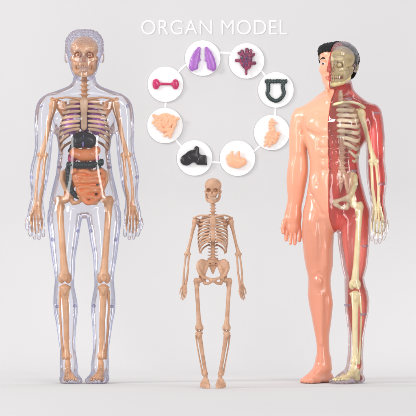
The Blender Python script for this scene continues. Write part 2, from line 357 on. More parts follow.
# ------------------------------------------------------------------ anatomy builders (all in millimetres)
def TF(F, p): q = np.array([p[0], p[1], p[2], 1.0]) @ F.T; return tuple(q[:3])
def skull_blob(F, h=0.4, full=False, jaw=False):
    B = Blob(h, 1.2); B.F = F
    if not jaw:
        B.ell((0, 1.8, 4.6), (8.5, 10, 7.5)).ell((0, -3, 3.6), (7.2, 6.5, 6.3), 2)
        B.ell((0, -4.5, -2.6), (5.3, 4.2, 5.0), 1.5)
        for s in (-1, 1):
            B.chain([(s * 4.2, -7.2, -2.3), (s * 6.7, -4.8, -1.9), (s * 7.9, 0.5, -1.0)], [1.3, 1.15, 0.8], 0.8)
            B.chain([(s * 6.4, -6.0, 1.2), (s * 6.8, -5.6, -1.6)], [0.9, 1.0], 0.8)
            B.seg((s * 7.2, 2, -1.5), (s * 6.8, 2.5, -4), 1.6, 1.0, 1.2)
        B.chain([(-6.2, -6.2, 2.5), (-3.2, -7.9, 3.2), (0, -8.3, 2.6), (3.2, -7.9, 3.2), (6.2, -6.2, 2.5)], 0.95, 1.2)
        B.seg((0, -8.3, 2), (0, -8.9, -0.8), 0.8, 0.7, 0.8)
        for s in (-1, 1):
            B.ell((s * 3.5, -8.0, 0.5), (2.35, 4.2, 1.95), 0.7, '-')
            B.ell((s * 7.6, -3.2, 1.2), (1.6, 3.6, 3.0), 1.5, '-')
            B.ell((s * 5.2, -7.6, -4.9), (1.3, 2.6, 1.4), 1.0, '-')
        B.ell((0, -9.2, -2.2), (1.15, 2.6, 1.7), 0.5, '-')
        for i in range(8):
            a = (i - 3.5) * 0.235
            B.ell((5.0 * math.sin(a), -3.6 - 4.8 * math.cos(a), -6.6), (0.55, 0.6, 1.25), 0.3)
        if full:
            for s in (-1, 1): B.ell((s * 5.3, -1.6, -5.0), (1.9, 3.4, 4.6), 1.0)
    else:
        for s in (-1, 1):
            B.chain([(s * 7.0, 1.0, -2.6), (s * 6.5, 0.0, -7.2), (s * 4.8, -4.6, -9.9), (s * 1.2, -8.3, -11.0), (0, -8.4, -11.0)], [1.0, 1.35, 1.5, 1.6, 1.6], 1.0)
            B.seg((s * 5.6, -2.8, -8.4), (s * 3.4, -6.6, -9.4), 1.3, 1.1, 1)
        B.ell((0, -8.6, -11.2), (2.4, 1.4, 1.3), 1.2)
        for i in range(8):
            a = (i - 3.5) * 0.235
            B.ell((4.7 * math.sin(a), -3.9 - 4.4 * math.cos(a), -8.7), (0.5, 0.6, 1.1), 0.3)
    return B
def skull(F, ctx, par, mat, h=0.4, clipfn=None, eye=False, sides=(-1, 1)):
    B = skull_blob(F, h, full=eye)
    if clipfn: B.clip(clipfn)
    sk = B.mesh('skull', mat, ctx, par)
    B = skull_blob(F, h, jaw=True)
    if clipfn: B.clip(clipfn)
    B.mesh('jaw', mat, ctx, par)
    if eye:
        for s in sides:
            B = Blob(0.45, 0); B.F = F; B.ell((s * 3.5, -5.9, 0.5), (1.55, 1.55, 1.55)); q = TF(F, (s * 3.5, -7.4, 0.5)); B.mesh('eyeball', [mat, 'brown' if len(sides) == 2 else mat], ctx, sk, lambda x, y, z, q=q: np.where((x - q[0]) ** 2 + (y - q[1]) ** 2 + (z - q[2]) ** 2 < 1.9, 1, 0))
    return sk
def spine(F, ctx, par, mat, pts, r0, r1, n, h=0.5, spikes=True):
    """pts: polyline in F from neck to sacrum"""
    C = spline(pts, 8); L = np.concatenate([[0], np.cumsum(np.linalg.norm(np.diff(C, axis=0), axis=1))])
    B = Blob(h, 0.9); B.F = F
    for i in range(n):
        t = (i + .5) / n; q = [np.interp(t * L[-1], L, C[:, j]) for j in range(3)]
        r = r0 + (r1 - r0) * t; g = L[-1] / n
        B.ell(q, (r, r * 0.9, g * 0.46), 0.5)
        if spikes:
            w = r * (1.35 if t < .3 else 1.6)
            B.chain([(q[0] - w, q[1] + r * .7, q[2] + 0.2), (q[0], q[1] + r * .5, q[2]), (q[0] + w, q[1] + r * .7, q[2] + 0.2)], [0.5, 0.9, 0.5], 0.6)
            B.seg((q[0], q[1] + r * 0.6, q[2]), (q[0], q[1] + r * 2.1, q[2] - 1.2), 0.8, 0.5, 0.5)
    B.chain([tuple(c) for c in C[::4]] + [tuple(C[-1])], r0 * 0.85, 0.5)
    return B.mesh('spine', mat, ctx, par)
def ribcage(F, ctx, par, mat, ribs, yc, sides=(-1, 1), ra=1.3, rb=0.8, t0=0.025, clipmat=None):
    """ribs: (z_front, half_width, depth, drop, rise, t_start)"""
    for s in sides:
        for (zf, w, d, drop, rise, ts) in ribs:
            pts = []
            for t in np.linspace(max(ts, t0), 0.96, 11):
                th = t * math.pi
                u = s * w * abs(math.sin(th)) ** 0.72; v = yc - d * math.cos(th)
                z = zf + np.interp(t, [0, .18, .38, .62, 1], [0, -drop * .35, -drop, -drop + (drop + rise) * .35, rise])
                pts.append(TF(F, (u, v, z)))
            e = 0.55 if ts > 0.2 else 1.0
            tube('rib', pts, [ra * e, ra, ra, ra * .9, ra * .8, ra * .7], [rb * e, rb, rb, rb, rb], mat, ctx, par, n=3, seg=8)
def pelvis(F, ctx, par, mat, h=0.45, sides=(-1, 1), clipfn=None, sacrum=True):
    B = Blob(h, 1.4); B.F = F
    for s in sides:
        B.chain([(s * 5.2, 3, 6.5), (s * 8, 1.8, 9.6), (s * 11.5, 0, 10.6), (s * 14.6, -2.4, 8), (s * 15.2, -4, 3), (s * 13.2, -3.5, -1.5), (s * 11, -2.5, -5.5)], [1.5, 1.5, 1.5, 1.6, 1.7, 1.9, 2.4], 1.2)
        B.ell((s * 10.8, 0.4, 4.6), (5.4, 2.0, 6.6), 1.5, rot=(12, 0, s * -32))
        B.ell((s * 12.3, -1.6, 2.2), (3.6, 1.8, 5.2), 1.5, rot=(5, 0, s * -25))
        B.seg((s * 5.4, 3.5, 6.2), (s * 9.6, 0.0, -3.8), 1.8, 2.1, 1.2)
        B.ell((s * 10.8, -1.2, -6.6), (3.6, 3.6, 3.6), 1.5)
        B.chain([(s * 9.5, -3.0, -6.2), (s * 5, -5.2, -7.8), (s * 0.8, -6.2, -8.8)], [2.0, 1.45, 1.7], 1)
        B.chain([(s * 9.6, 0, -8.5), (s * 7.6, -0.6, -12.4), (s * 4.2, -3.6, -12.2), (s * 1.2, -5.8, -10.2)], [2.2, 1.9, 1.5, 1.5], 1)
        B.ell((s * 12.9, -2.9, -6.9), (2.2, 2.4, 2.4), 0.6, '-')
        B.ell((s * 5.9, -3.4, -9.9), (1.9, 5, 1.5), 0.8, '-')
    if sacrum:
        B.seg((0, 4.2, 9), (0, 5.4, -2), 5.6, 1.2, 1.5, flat=(1, 0.42, 1))
        B.ell((0, 3.2, 8.2), (7.0, 2.6, 3.2), 1.5)
        for i in range(4):
            for s in (-1, 1): B.ell((s * (2.9 - i * .35), 1.6 + i * .3, 7.4 - i * 2.3), (0.75, 1.4, 0.7), 0.4, '-')
    if clipfn: B.clip(clipfn)
    return B.mesh('pelvis', mat, ctx, par)
def femur(ctx, par, mat, hip, knee, s, w, h=0.5, y=0):
    """hip: centre of the hip ball, knee: centre of the condyles, s: +1 outwards is +x, w: shaft radius"""
    hx, hy, hz = hip; kx, ky, kz = knee
    B = Blob(h, 1.6 * w / 2.3)
    B.ell(hip, (w * 1.25,) * 3, 1); tr = (hx + s * w * 1.9, hy + 0.5, hz - w * 0.8)
    B.seg(hip, tr, w * 0.8, w * 1.05)
    B.ell((tr[0] + s * w * .25, tr[1], tr[2] + w * 0.6), (w * 0.95, w * 1.1, w * 1.25))
    B.ell((tr[0] - s * w * 1.0, tr[1] + 1, tr[2] - w * 1.6), (w * .6, w * .6, w * .8))
    a = np.array(tr); b = np.array(knee); m1 = a + (b - a) * 0.35 + np.array([0, -w * 0.45, 0]); m2 = a + (b - a) * 0.75
    B.chain([tuple(a), tuple(m1), tuple(m2), (kx, ky, kz + w * 0.6)], [w * 1.12, w * 0.93, w, w * 1.35])
    for q in (-1, 1):
        B.ell((kx + q * w * 0.95, ky + w * 0.3, kz), (w * 1.0, w * 1.5, w * 1.65), 1.0)
    B.ell((kx, ky - w * 1.5, kz - w * 1.2), (w * .3, w * 1.2, w * 1.0), 0.8, '-')
    f = B.mesh('femur', mat, ctx, par)
    B = Blob(h, 0.6); B.ell((kx, ky - w * 1.5, kz + w * 0.1), (w * 1.05, w * 0.5, w * 1.12)).ell((kx, ky - w * 2.0, kz + w * .2), (w * .6, w * .25, w * .65), .4, '-'); B.mesh('patella', mat, ctx, par)
    return f
def shin(ctx, par, mat, knee, ank, s, w, wf, h=0.5, gap=None, ribs=True):
    kx, ky, kz = knee; ax, ay, az = ank
    B = Blob(h, 1.2 * w / 2.3)
    B.ell((kx, ky, kz - w * 0.7), (w * 1.95, w * 1.4, w * 0.75))
    B.seg((kx, ky, kz - w * 1.2), (kx + (ax - kx) * .14, ky, kz + (az - kz) * 0.16), w * 1.6, w * 1.1)
    B.chain([(kx + (ax - kx) * .12, ky, kz + (az - kz) * 0.14), (kx + (ax - kx) * .5 - s * w * .1, ky - w * .2, kz + (az - kz) * 0.5), (ax, ay, az + w * 2), (ax, ay, az)], [w * 1.15, w * 0.95, w * .9, w * 1.3])
    B.ell((ax - s * w * .8, ay, az - w * .2), (w * .7, w * .8, w * 1.0))
    B.ell((kx, ky - w * 1.35, kz - w * 2.4), (w * .5, w * .4, w * .9), 1.0)
    B.mesh('tibia', mat, ctx, par)
    gap = gap or w * 2.1
    B = Blob(h, 0.8)
    B.chain([(kx + s * w * 1.5, ky + w * .5, kz - w * 1.9), (kx + s * gap * 1.02 + (ax - kx) * .25, ky + w * .6, kz + (az - kz) * 0.3), (ax + s * gap * 0.9 + (kx - ax) * .3, ay + w * .6, az + (kz - az) * .3), (ax + s * w * 1.15, ay + w * .3, az - w * .6)], [wf * 1.5, wf, wf, wf * 1.5])
    B.mesh('fibula', mat, ctx, par)
def arm_bones(ctx, par, mat, sh, el, wr, s, w, h=0.45):
    B = Blob(h, w * 0.6)
    B.ell(sh, (w * 1.75, w * 1.7, w * 1.7)); a = np.array(sh); b = np.array(el)
    B.ell((sh[0] + s * w * .9, sh[1] - .3, sh[2] - w * .9), (w, w, w * 1.3))
    B.chain([tuple(a + (0, 0, -w)), tuple(a + (b - a) * .3), tuple(a + (b - a) * .7), (el[0], el[1], el[2] + w * 1.2)], [w * 1.5, w * 1.05, w * .92, w * 1.3])
    B.chain([(el[0] - w * 1.35, el[1], el[2]), (el[0] + w * 1.35, el[1], el[2])], w * 1.05)
    B.mesh('humerus', mat, ctx, par)
    for nm, q, f in (('ulna', -s, .78), ('radius', s, .72)):
        B = Blob(h, w * 0.5); g = w * 1.05
        B.chain([(el[0] + q * g * .9, el[1], el[2] - w * 1.1), (el[0] * .85 + wr[0] * .15 + q * g * 1.0, el[1], el[2] * .85 + wr[2] * .15), (el[0] * .4 + wr[0] * .6 + q * g * 1.25, wr[1], el[2] * .4 + wr[2] * .6), (wr[0] + q * g * .75, wr[1], wr[2])], [w * f * 1.25, w * f * .85, w * f * .85, w * f * 1.15])
        B.mesh(nm, mat, ctx, par)
def hand_bones(F, ctx, par, mat, L, W, ts, r=0.75, h=0.35):
    """origin at the wrist, fingers run to -z, ts: side of the thumb"""
    B = Blob(h, 0.5); B.F = F
    for i in range(4):
        for j in range(2): B.ell(((i - 1.5) * W * .2, 0.3 * (-1) ** i, -L * (.04 + .075 * j)), (W * .13, W * .13, L * .05), 0.4)
    ln = [.86, .97, 1.0, .93]
    for i in range(4):
        q = -ts * (i - 1.5) * -1; x0 = ts * (i - 1.5) * W * .2; x1 = ts * (i - 1.5) * W * .29
        e = ln[i]; B.chain([(x0, 0, -L * .14), (x1 * .95, 0, -L * .46), (x1, -0.8, -L * .70 * e), (x1 * 1.0, -1.6, -L * .86 * e), (x1 * .98, -2.4, -L * e)], [r * 1.05, r, r * .85, r * .75, r * .6], 0.3)
        B.ell((x1 * .95, 0, -L * .46), (r * 1.25,) * 3, .3); B.ell((x1, -.8, -L * .70 * e), (r * 1.1,) * 3, .3)
    B.chain([(ts * W * .3, -.6, -L * .1), (ts * W * .52, -1.8, -L * .32), (ts * W * .56, -2.6, -L * .5), (ts * W * .52, -3.2, -L * .62)], [r * 1.1, r, r * .85, r * .7], .3)
    return B.mesh('hand_bones', mat, ctx, par)
def foot_bones(F, ctx, par, mat, L, W, bs, top, r=0.9, h=0.4, spread=1.0, tip=1.6):
    """origin on the sole under the ankle, toes run to -y, bs: side of the big toe, top: ankle height"""
    B = Blob(h, 0.7); B.F = F
    B.ell((0, L * .16, top * .38), (W * .24, L * .14, top * .36)); B.ell((0, 0, top * .72), (W * .26, L * .12, top * .26))
    B.ell((bs * W * .08, -L * .14, top * .46), (W * .19, L * .12, top * .17)); B.ell((-bs * W * .13, -L * .15, top * .38), (W * .16, L * .12, top * .15))
    for i in range(5):
        q = bs * (2 - i) / 4.0; x0 = q * W * .55; x1 = q * W * .95 * spread; f = [1, 1.0, .95, .89, .8][i]; rr = r * (1.35 if i == 0 else 1)
        B.chain([(x0 * .85, -L * .22, top * .38), (x1 * .85, -L * .58 * f, tip + 1.0), (x1, -L * .70 * f, tip + .6), (x1, -L * .80 * f, tip)], [rr, rr * .9, rr * .85, rr * .75], .3)
        B.ell((x1 * .85, -L * .58 * f, tip + 1.4), (rr * 1.25,) * 3, .3)
    return B.mesh('foot_bones', mat, ctx, par)
def scapula(F, ctx, par, mat, s, sz=1.0, h=0.45):
    B = Blob(h, 0.8); B.F = F      # origin at the glenoid
    q = sz
    B.chain([(-s * 1 * q, 1.5 * q, -1 * q), (-s * 7.5 * q, 5 * q, 1.5 * q), (-s * 5.5 * q, 4.6 * q, -9 * q), (-s * 1 * q, 2 * q, -1.5 * q)], 0.7 * q)
    B.ell((-s * 4.8 * q, 4.0 * q, -2.6 * q), (3.6 * q, .6 * q, 4.6 * q), rot=(0, 0, s * 28))
    B.chain([(-s * 6.5 * q, 5 * q, 1 * q), (-s * 1 * q, 3 * q, 3.0 * q), (s * 2.2 * q, .5 * q, 3.6 * q)], [.7 * q, .8 * q, 1.2 * q])
    B.chain([(-s * 1 * q, 1 * q, 1 * q), (-s * 1.6 * q, -2.4 * q, 2 * q)], [1.0 * q, .8 * q])
    return B.mesh('scapula', mat, ctx, par)
def sternum(F, ctx, par, mat, z1, z0, w, y, h=0.4):
    B = Blob(h, 1.0); B.F = F
    B.seg((0, y, z1 - w), (0, y - 1.2, z1 - (z1 - z0) * .3), w * 1.35, w, flat=(1, .5, 1)); B.seg((0, y - 1.2, z1 - (z1 - z0) * .3), (0, y - 1, z0 + 2), w, w * .95, flat=(1, .5, 1))
    B.seg((0, y - 1, z0 + 2), (0, y - .5, z0 - 1), w * .5, w * .2, flat=(1, .5, 1))
    return B.mesh('sternum', mat, ctx, par)
# ------------------------------------------------------------------ bodies
def head(B, F, ears=(-1, 1), lips=True):
    f0 = B.F; B.F = F
    B.ell((0, 3, 7), (17.6, 20.5, 18.0), 4).ell((-7, 1, 14), (9.5, 15, 9.6), 5).ell((7, 1, 14), (9.5, 15, 9.6), 5).ell((0, -4, -5), (14.6, 15.0, 17.5), 5).ell((0, -7.5, -15), (11.0, 10.5, 9.0), 4).ell((0, -15.2, -20.6), (4.6, 3.6, 4.0), 4)
    B.seg((0, -18.2, 4), (0, -22.0, -4.2), 1.5, 2.4, 3.0); 
    for s in (-1, 1):
        B.ell((s * 2.2, -20.5, -5), (1.7, 2.2, 1.5), 1.5)
        B.seg((s * 2.5, -17.6, 7), (s * 10.5, -14.3, 7.0), 1.9, 1.6, 3.5)
        B.ell((s * 8.8, -11.6, -3.8), (4.6, 4.4, 4.4), 4)
        B.ell((s * 7.0, -19.9, 2.8), (3.8, 2.4, 2.3), 2.6, '-')
        B.ell((s * 7.0, -15.0, 2.5), (2.9, 2.3, 1.9), 1.5)
    if lips:
        B.ell((0, -18.6, -11.6), (4.6, 2.3, 1.35), 0.8); B.ell((0, -18.2, -14.2), (4.0, 2.3, 1.6), 0.8)
    for s in ears:
        B.ell((s * 16.8, 3.2, -0.8), (2.9, 4.0, 6.2), 1.6, rot=(-8, 0, s * 20)); B.ell((s * 19.9, 1.6, 0.0), (1.1, 2.2, 3.6), 1.0, '-')
    B.F = f0
def flesh_hand(B, F, L, W, ts, k=0.35):
    f0 = B.F; B.F = F
    B.seg((0, 0, 4), (0, 0, -L * .12), W * .36, W * .42, 3, flat=(1, .8, 1))
    B.seg((0, 0, -L * .12), (0, -.5, -L * .42), W * .44, W * .47, 3, flat=(1, .55, 1))
    ln = [.88, .98, 1.0, .90]
    for i in range(4):
        x = ts * (1.5 - i) * W * .262; e = ln[i]; r = W * .117
        B.chain([(x * .9, -.5, -L * .40), (x, -1.2, -L * .56), (x * 1.02, -2.6, -L * .78 * e - 1), (x * .97, -4.4, -L * e + r)], [r * 1.1, r * 1.02, r * .98, r * .85], k)
    B.chain([(ts * W * .2, -1, -L * .08), (ts * W * .50, -2.8, -L * .27), (ts * W * .60, -4.0, -L * .45), (ts * W * .56, -5.0, -L * .60)], [W * .18, W * .15, W * .12, W * .10], 1.4)
    B.F = f0
def flesh_foot(B, F, L, W, bs, top, k=0.7):
    f0 = B.F; B.F = F
    B.ell((0, L * .17, 5.2), (W * .37, L * .17, 6.2), 3); B.seg((0, L * .04, top), (0, 0, 8), W * .36, W * .38, 4)
    B.seg((0, -L * .02, top * .62), (bs * W * .06, -L * .42, 5.6), W * .40, W * .38, 4, flat=(1, 1, .78))
    B.seg((0, L * .15, 3.4), (0, -L * .45, 3.4), W * .34, W * .44, 3, flat=(1, 1, .42))
    B.ell((0, -L * .48, 3.4), (W * .50, L * .14, 3.5), 3)
    for i in range(5):
        q = bs * (2 - i) / 4.0; f = [1, .99, .95, .89, .82][i]; r = W * (.15 if i == 0 else .105); x = q * W * .78 - (bs * W * .03 if i == 0 else 0)
        B.chain([(x * .95, -L * .50 * f, 3.6), (x, -L * .64 * f, 3.4), (x, -L * .80 * f + r, r * 1.05)], [r, r * .95, r * 1.02], k)
    B.box((0, -L * .3, -10), (W * 2, L * 1.5, 10), .2, 0.6, '-')
    B.F = f0
def curls(amp, f, org, rad):
    def fn(x, y, z):
        g = np.sin(f * x + 1.3 * np.sin(f * .7 * z)) * np.sin(f * z * 1.1 + 1.7 * np.sin(f * .6 * y)) * np.sin(f * y + 1.2 * np.sin(f * .8 * x))
        d = np.sqrt((x - org[0]) ** 2 + (y - org[1]) ** 2 + (z - org[2]) ** 2)
        return -amp * np.abs(g) ** .6 * np.clip((rad - d) / 3, 0, 1)
    return fn
# ------------------------------------------------------------------ organs, each in a frame of its own
def sausages(B, outline, n, r, L, y, seed, depth=1.0, sp=1.75, bow=0.0):
    """convoluted gut: short bent sausages packed over an outline (list of (z, x0, x1))"""
    rnd = random.Random(seed); O = sorted(outline); zs = [o[0] for o in O]; xm = sum(o[1] + o[2] for o in O) / 2 / len(O)
    pts = []
    for _ in range(n * 200):
        z = rnd.uniform(zs[0], zs[-1]); x0 = np.interp(z, zs, [o[1] for o in O]); x1 = np.interp(z, zs, [o[2] for o in O]); x = rnd.uniform(x0, x1)
        if all((x - a) ** 2 + (z - b) ** 2 > (sp * r) ** 2 for a, b in pts): pts.append((x, z))
        if len(pts) >= n: break
    for x, z in pts:
        a = rnd.uniform(0, math.pi); dx, dz = math.cos(a) * L / 2, math.sin(a) * L / 2; yy = y - rnd.uniform(0, .8) * depth + bow * (x - xm) ** 2
        b = a + rnd.uniform(.5, 1.1) * rnd.choice((-1, 1))
        B.chain([(x - dx, yy, z - dz), (x, yy - .5 * depth, z), (x + math.cos(b) * L / 2, yy, z + math.sin(b) * L / 2)], r, 0.25)
def organ(kind, F, ctx, par, mat, h=0.4, name=None, seed=3):
    B = Blob(h, 0.8); B.F = F
    if kind == 'lungs':        # pair, about 25 x 23
        for s in (-1, 1):
            B = Blob(h, 0.8); B.F = F
            B.chain([(s * 3.6, 0, 10.6), (s * 5.6, 0, 5.5), (s * 7.6, 0, -1), (s * 9.0, 0, -7.6)], [1.7, 3.5, 4.5, 4.5], 2, flat=(1, .75, 1))
            B.ell((s * 1.0, 0, -5.5), (3.0, 5, 3.6), 1, '-', rot=(0, s * 20, 0)); B.ell((s * 5.5, 0, -11.6), (3.8, 5, 1.5), .8, '-')
            B.seg((s * 3, -4.2, 1.5), (s * 12, -3.6, -2.6), .35, .35, .5, '-'); B.seg((s * 3, 0, -.6), (s * 5, 0, -.6), 1.1, 1.4, 1)
            o = B.mesh(name or 'lung', mat, ctx, par)
        return o
    if kind == 'heart':
        B.ell((-.6, 0, -1), (6.2, 4.6, 8), 1, rot=(0, -14, 0)).ell((-2.5, -1.5, 3), (4.2, 3.5, 4.4), 1).ell((2.8, -1.4, 2), (3.8, 3.4, 4.6), 1).ell((1, -1, -5), (4.4, 3.5, 4.4), 1)
        B.seg((-3.4, 0, 4), (-4.6, 0, 10.4), 1.9, 1.9).seg((.4, 0, 4), (.6, 0, 12), 2.0, 2.1).seg((3, 0, 4), (5.0, 0, 11), 1.7, 1.7).seg((-4, 0, 0), (-10.4, 0, .4), 1.7, 1.9).seg((3, 0, -3), (9.0, 0, -2.4), 1.7, 1.9).seg((4, 0, 3), (8.0, 0, 7.0), 1.5, 1.6).seg((-.2, 0, -7), (0, 0, -14.0), 1.6, 1.3).seg((-6, 0, 7), (-8.0, 0, 8.4), 1.6, 1.6)
        B.ell((-1.6, -4.4, 1), (1.2, 1, 1.6), .5, '-').ell((2.4, -4.4, -2), (1, 1, 1.5), .5, '-').ell((-2.2, -4.4, -4.4), (1, 1, 1.2), .5, '-')
        o = B.mesh(name or 'heart', mat, ctx, par)
        for i, p in enumerate([[(-1, -5.4, 4), (0, -5.2, 0), (2, -5.0, -5)], [(0, -5.2, 0), (-3, -5.0, -3), (-3, -4.6, -6)], [(-1, -5.4, 4), (2, -5.4, 2), (4.5, -4.4, -1)], [(-5, -4.4, 4), (-4, -5, 1), (-4.6, -4.4, -1)]]):
            tube('coronary_vessel', [TF(F, q) for q in p], .4, .4, 'vein', ctx, o, n=4, seg=6)
        return o
    if kind == 'colon':        # loop with a straight bar across the top
        pts = [(-8, 0, 6.5), (-7.6, 0, 3), (-7.8, 0, -1), (-8.6, 0, -4), (-6.6, 0, -8), (-3.6, 0, -10.4), (0, 0, -11.6), (3.6, 0, -10.2), (6.4, 0, -7.2), (8.0, 0, -3.4), (7.2, 0, 0), (6.8, 0, 4), (7.8, 0, 7)]
        C = spline(pts, 4); 
        for i, c in enumerate(C): B.ell(c, (2.0, 2, 2.0) if i % 2 else (1.6, 1.7, 1.6), .3)
        for i in range(14): B.ell((-10 + i * 1.56, 0, 8 + .15 * math.sin(i)), (1.25, 2.1, 2.35 if i % 2 else 2.0), .3)
    if kind == 'kidneys':
        B.ell((-9.6, 0, .2), (3.6, 3, 5.3), 1).ell((9.8, 0, 0), (3.5, 3, 5.2), 1).seg((-8, 0, .4), (8, 0, .2), 1.35, 1.25, 1.5).ell((-11.8, -1.6, 2), (1, 1, 2.4), 1)
    if kind == 'stomach':
        B.chain([(-6, 0, 2), (-3.5, 0, -1), (1, 0, -2), (5.4, 0, -1.6)], [4.6, 6.2, 6.0, 4.4], 2, flat=(1, .7, 1)).seg((-4.9, 0, 3), (-4.7, 0, 8.2), 1.5, 1.4).seg((1.6, 0, 3), (1.8, 0, 8), 1.5, 1.4).ell((-1.6, 0, 7.4), (1.9, 4, 2.6), .8, '-')
    if kind == 'liver':
        B.ell((-7, 0, -2.2), (6.4, 3.6, 5.6), 2, rot=(0, -18, 0)).ell((-1.2, 0, 1.8), (6.8, 3.6, 5.6), 2).seg((2.0, 0, 5), (2.6, 0, 8.8), 3.0, 2.4, 1.2).box((7.4, 0, -2.4), (5.0, 2.6, 4.8), 1.6, 1.5).ell((3, 0, -1), (5, 3.2, 4), 2)
        B.chain([(-8, -3.4, 4), (-3, -3.9, -1), (2, -3.6, -3.4)], .5, .5, '-').chain([(2, -3.4, -6), (4.6, -3.2, 0), (6, -3.0, 4)], .55, .5, '-').ell((-.6, 0, -8.2), (3.4, 5, 2.0), 1.2, '-').seg((10, 0, -3), (12.2, 0, -7.0), 1.6, .8)
    if kind == 'gut':           # 25 wide, 21 high
        out = [(-9.6, 1.5, 5), (-6, -3, 7.5), (-1, -8, 9.4), (4, -10.2, 10.6), (8.2, -10.6, 10.8)]
        B.seg((0, .6, 4), (0, .6, 5), 8, 8, 2, flat=(1, .3, .8)).ell((2, .6, -3), (6, 2, 7), 2)
        sausages(B, out, 30, 1.55, 4.4, -1.4, seed)
        B.seg((-11.2, 0, 9), (-8, 0, 6), 1.5, 1.5, .5)
    if kind == 'pancreas':
        B.ell((1, .4, -6), (5.6, 2.4, 7), 2, rot=(0, 28, 0)); sausages(B, [(-12, -5.4, -1), (-8, -6.4, 4), (-3, -4.6, 6.2), (1, -2, 5.4)], 15, 1.35, 4.2, -1.2, seed)
        B.chain([(0.6, 0, 0), (-.6, 0, 5), (0, 0, 10), (0, 0, 12)], [2.2, 2.0, 2.3, 1.6], 1, flat=(1, .8, 1)).seg((0, -.4, 8.2), (5.4, 0, 8.8), .7, .6, .4).seg((-2.2, -1, 4), (2, -1, 4.6), 1, 1, .3).seg((-2.4, -1, 7), (2.2, -1, 7.2), 1, 1, .3).seg((-2, -1, 10), (2, -1, 10), 1, 1, .3)
    return B.mesh(name or kind, mat, ctx, par)
# ------------------------------------------------------------------ setting: seamless paper sweep
YW = 0.45; RC = 0.20; WF = (CAM_D + YW) / CAM_D
prof = [(-1.9, 0), (-0.6, 0), (YW - RC, 0)] + [(YW - RC + RC * math.sin(a), RC - RC * math.cos(a)) for a in np.linspace(0, math.pi / 2, 33)[1:]] + [(YW, 0.6), (YW, 1.3)]
V = [(x, y, z) for (y, z) in prof for x in (-1.6, 1.6)]
link_mesh('backdrop', V, [[2 * i, 2 * i + 1, 2 * i + 3, 2 * i + 2] for i in range(len(prof) - 1)], 'backdrop', None)['kind'] = 'structure'
def wall_pt(px, py, off=0.0): return ((px - 208) * WF * MM, YW - off, 0.175 + (208 - py) * WF * MM)
# ------------------------------------------------------------------ title lettering and ring of round cards on the wall
def glyph(txt):
    c = bpy.data.curves.new('lettering', 'FONT'); c.body = txt; c.size = 1.0; c.extrude = 0.03; c.bevel_depth = 0.004
    c.space_character = 1.06; c.offset = -0.012
    o = bpy.data.objects.new('lettering', c); COL.objects.link(o)
    bpy.context.view_layer.update()
    me = bpy.data.meshes.new_from_object(o.evaluated_get(bpy.context.evaluated_depsgraph_get()))
    bpy.data.objects.remove(o); return me
def ext(me, ax=0): v = [q.co[ax] for q in me.vertices]; return min(v), max(v)
TXT = 'ORGAN MODEL'
full = glyph(TXT); fx = ext(full); cap = ext(glyph('E'), 1)
kx = (287.3 - 141.4) * WF * MM / (fx[1] - fx[0]); kz = 14.0 * WF * MM / (cap[1] - cap[0])
tp = wall_pt(141.4, 34.4, 0.0); title = empty('title_lettering', tp, 'thin white raised capital letters reading ORGAN MODEL across the top of the grey backdrop', 'lettering')
for i, ch in enumerate(TXT):
    if ch == ' ': continue
    me = glyph(ch); dx = ext(glyph(TXT[:i + 1]))[1] - ext(me)[1] - fx[0]
    for v in me.vertices: x, y, z = v.co; v.co = ((x + dx) * kx, -(z + 0.034) * 0.012, (y - cap[0]) * kz)
    bm = bmesh.new(); bm.from_mesh(me); bmesh.ops.recalc_face_normals(bm, faces=bm.faces); bm.to_mesh(me); bm.free()
    me.materials.append(M['letter']); o = bpy.data.objects.new('letter', me); COL.objects.link(o); o.parent = title
def ring_mesh(name, R0, R1, th, mat, parent, n=128):
    V = []; 
    for i in range(n):
        a = 2 * math.pi * i / n
        for (r, y) in ((R0, 0), (R0, -th), (R1, -th), (R1, 0)): V.append((r * math.cos(a) * MM, y * MM, r * math.sin(a) * MM))
    return link_mesh(name, V, [[4 * i + j, 4 * i + (j + 1) % 4, 4 * ((i + 1) % n) + (j + 1) % 4, 4 * ((i + 1) % n) + j] for i in range(n) for j in range(4)], mat, parent, smooth=False)
rg = ring_mesh('connecting_ring', 54.1 * WF, 55.9 * WF, 0.5, 'white', None)
rg.location = wall_pt(220.4, 107.6, 0.0); rg['label'] = 'thin white ring line joining the eight round organ cards on the backdrop'; rg['category'] = 'ring'
def disc(px, py, label):
    n = 96; R = 17.8 * WF; V = [(0, -1.5, 0)]
    prof_ = [(R - .35, -1.5), (R, -1.2), (R, 0)]
    for i in range(n):
        a = 2 * math.pi * i / n
        for r, y in prof_: V.append((r * math.cos(a), y, r * math.sin(a)))
    Fc = [[0, 1 + 3 * i, 1 + 3 * ((i + 1) % n)] for i in range(n)] + [[1 + 3 * i + j, 2 + 3 * i + j, 2 + 3 * ((i + 1) % n) + j, 1 + 3 * ((i + 1) % n) + j] for i in range(n) for j in (0, 1)]
    o = link_mesh('round_card', [(a * MM, b * MM, c * MM) for a, b, c in V], Fc, 'white', None, smooth=False)
    o.location = wall_pt(px, py, 0.0006); o['label'] = label; o['category'] = 'card'; o['group'] = 'round white cards in a ring'
    bm = bmesh.new(); bm.from_mesh(o.data); bmesh.ops.recalc_face_normals(bm, faces=bm.faces); bm.to_mesh(o.data); bm.free()
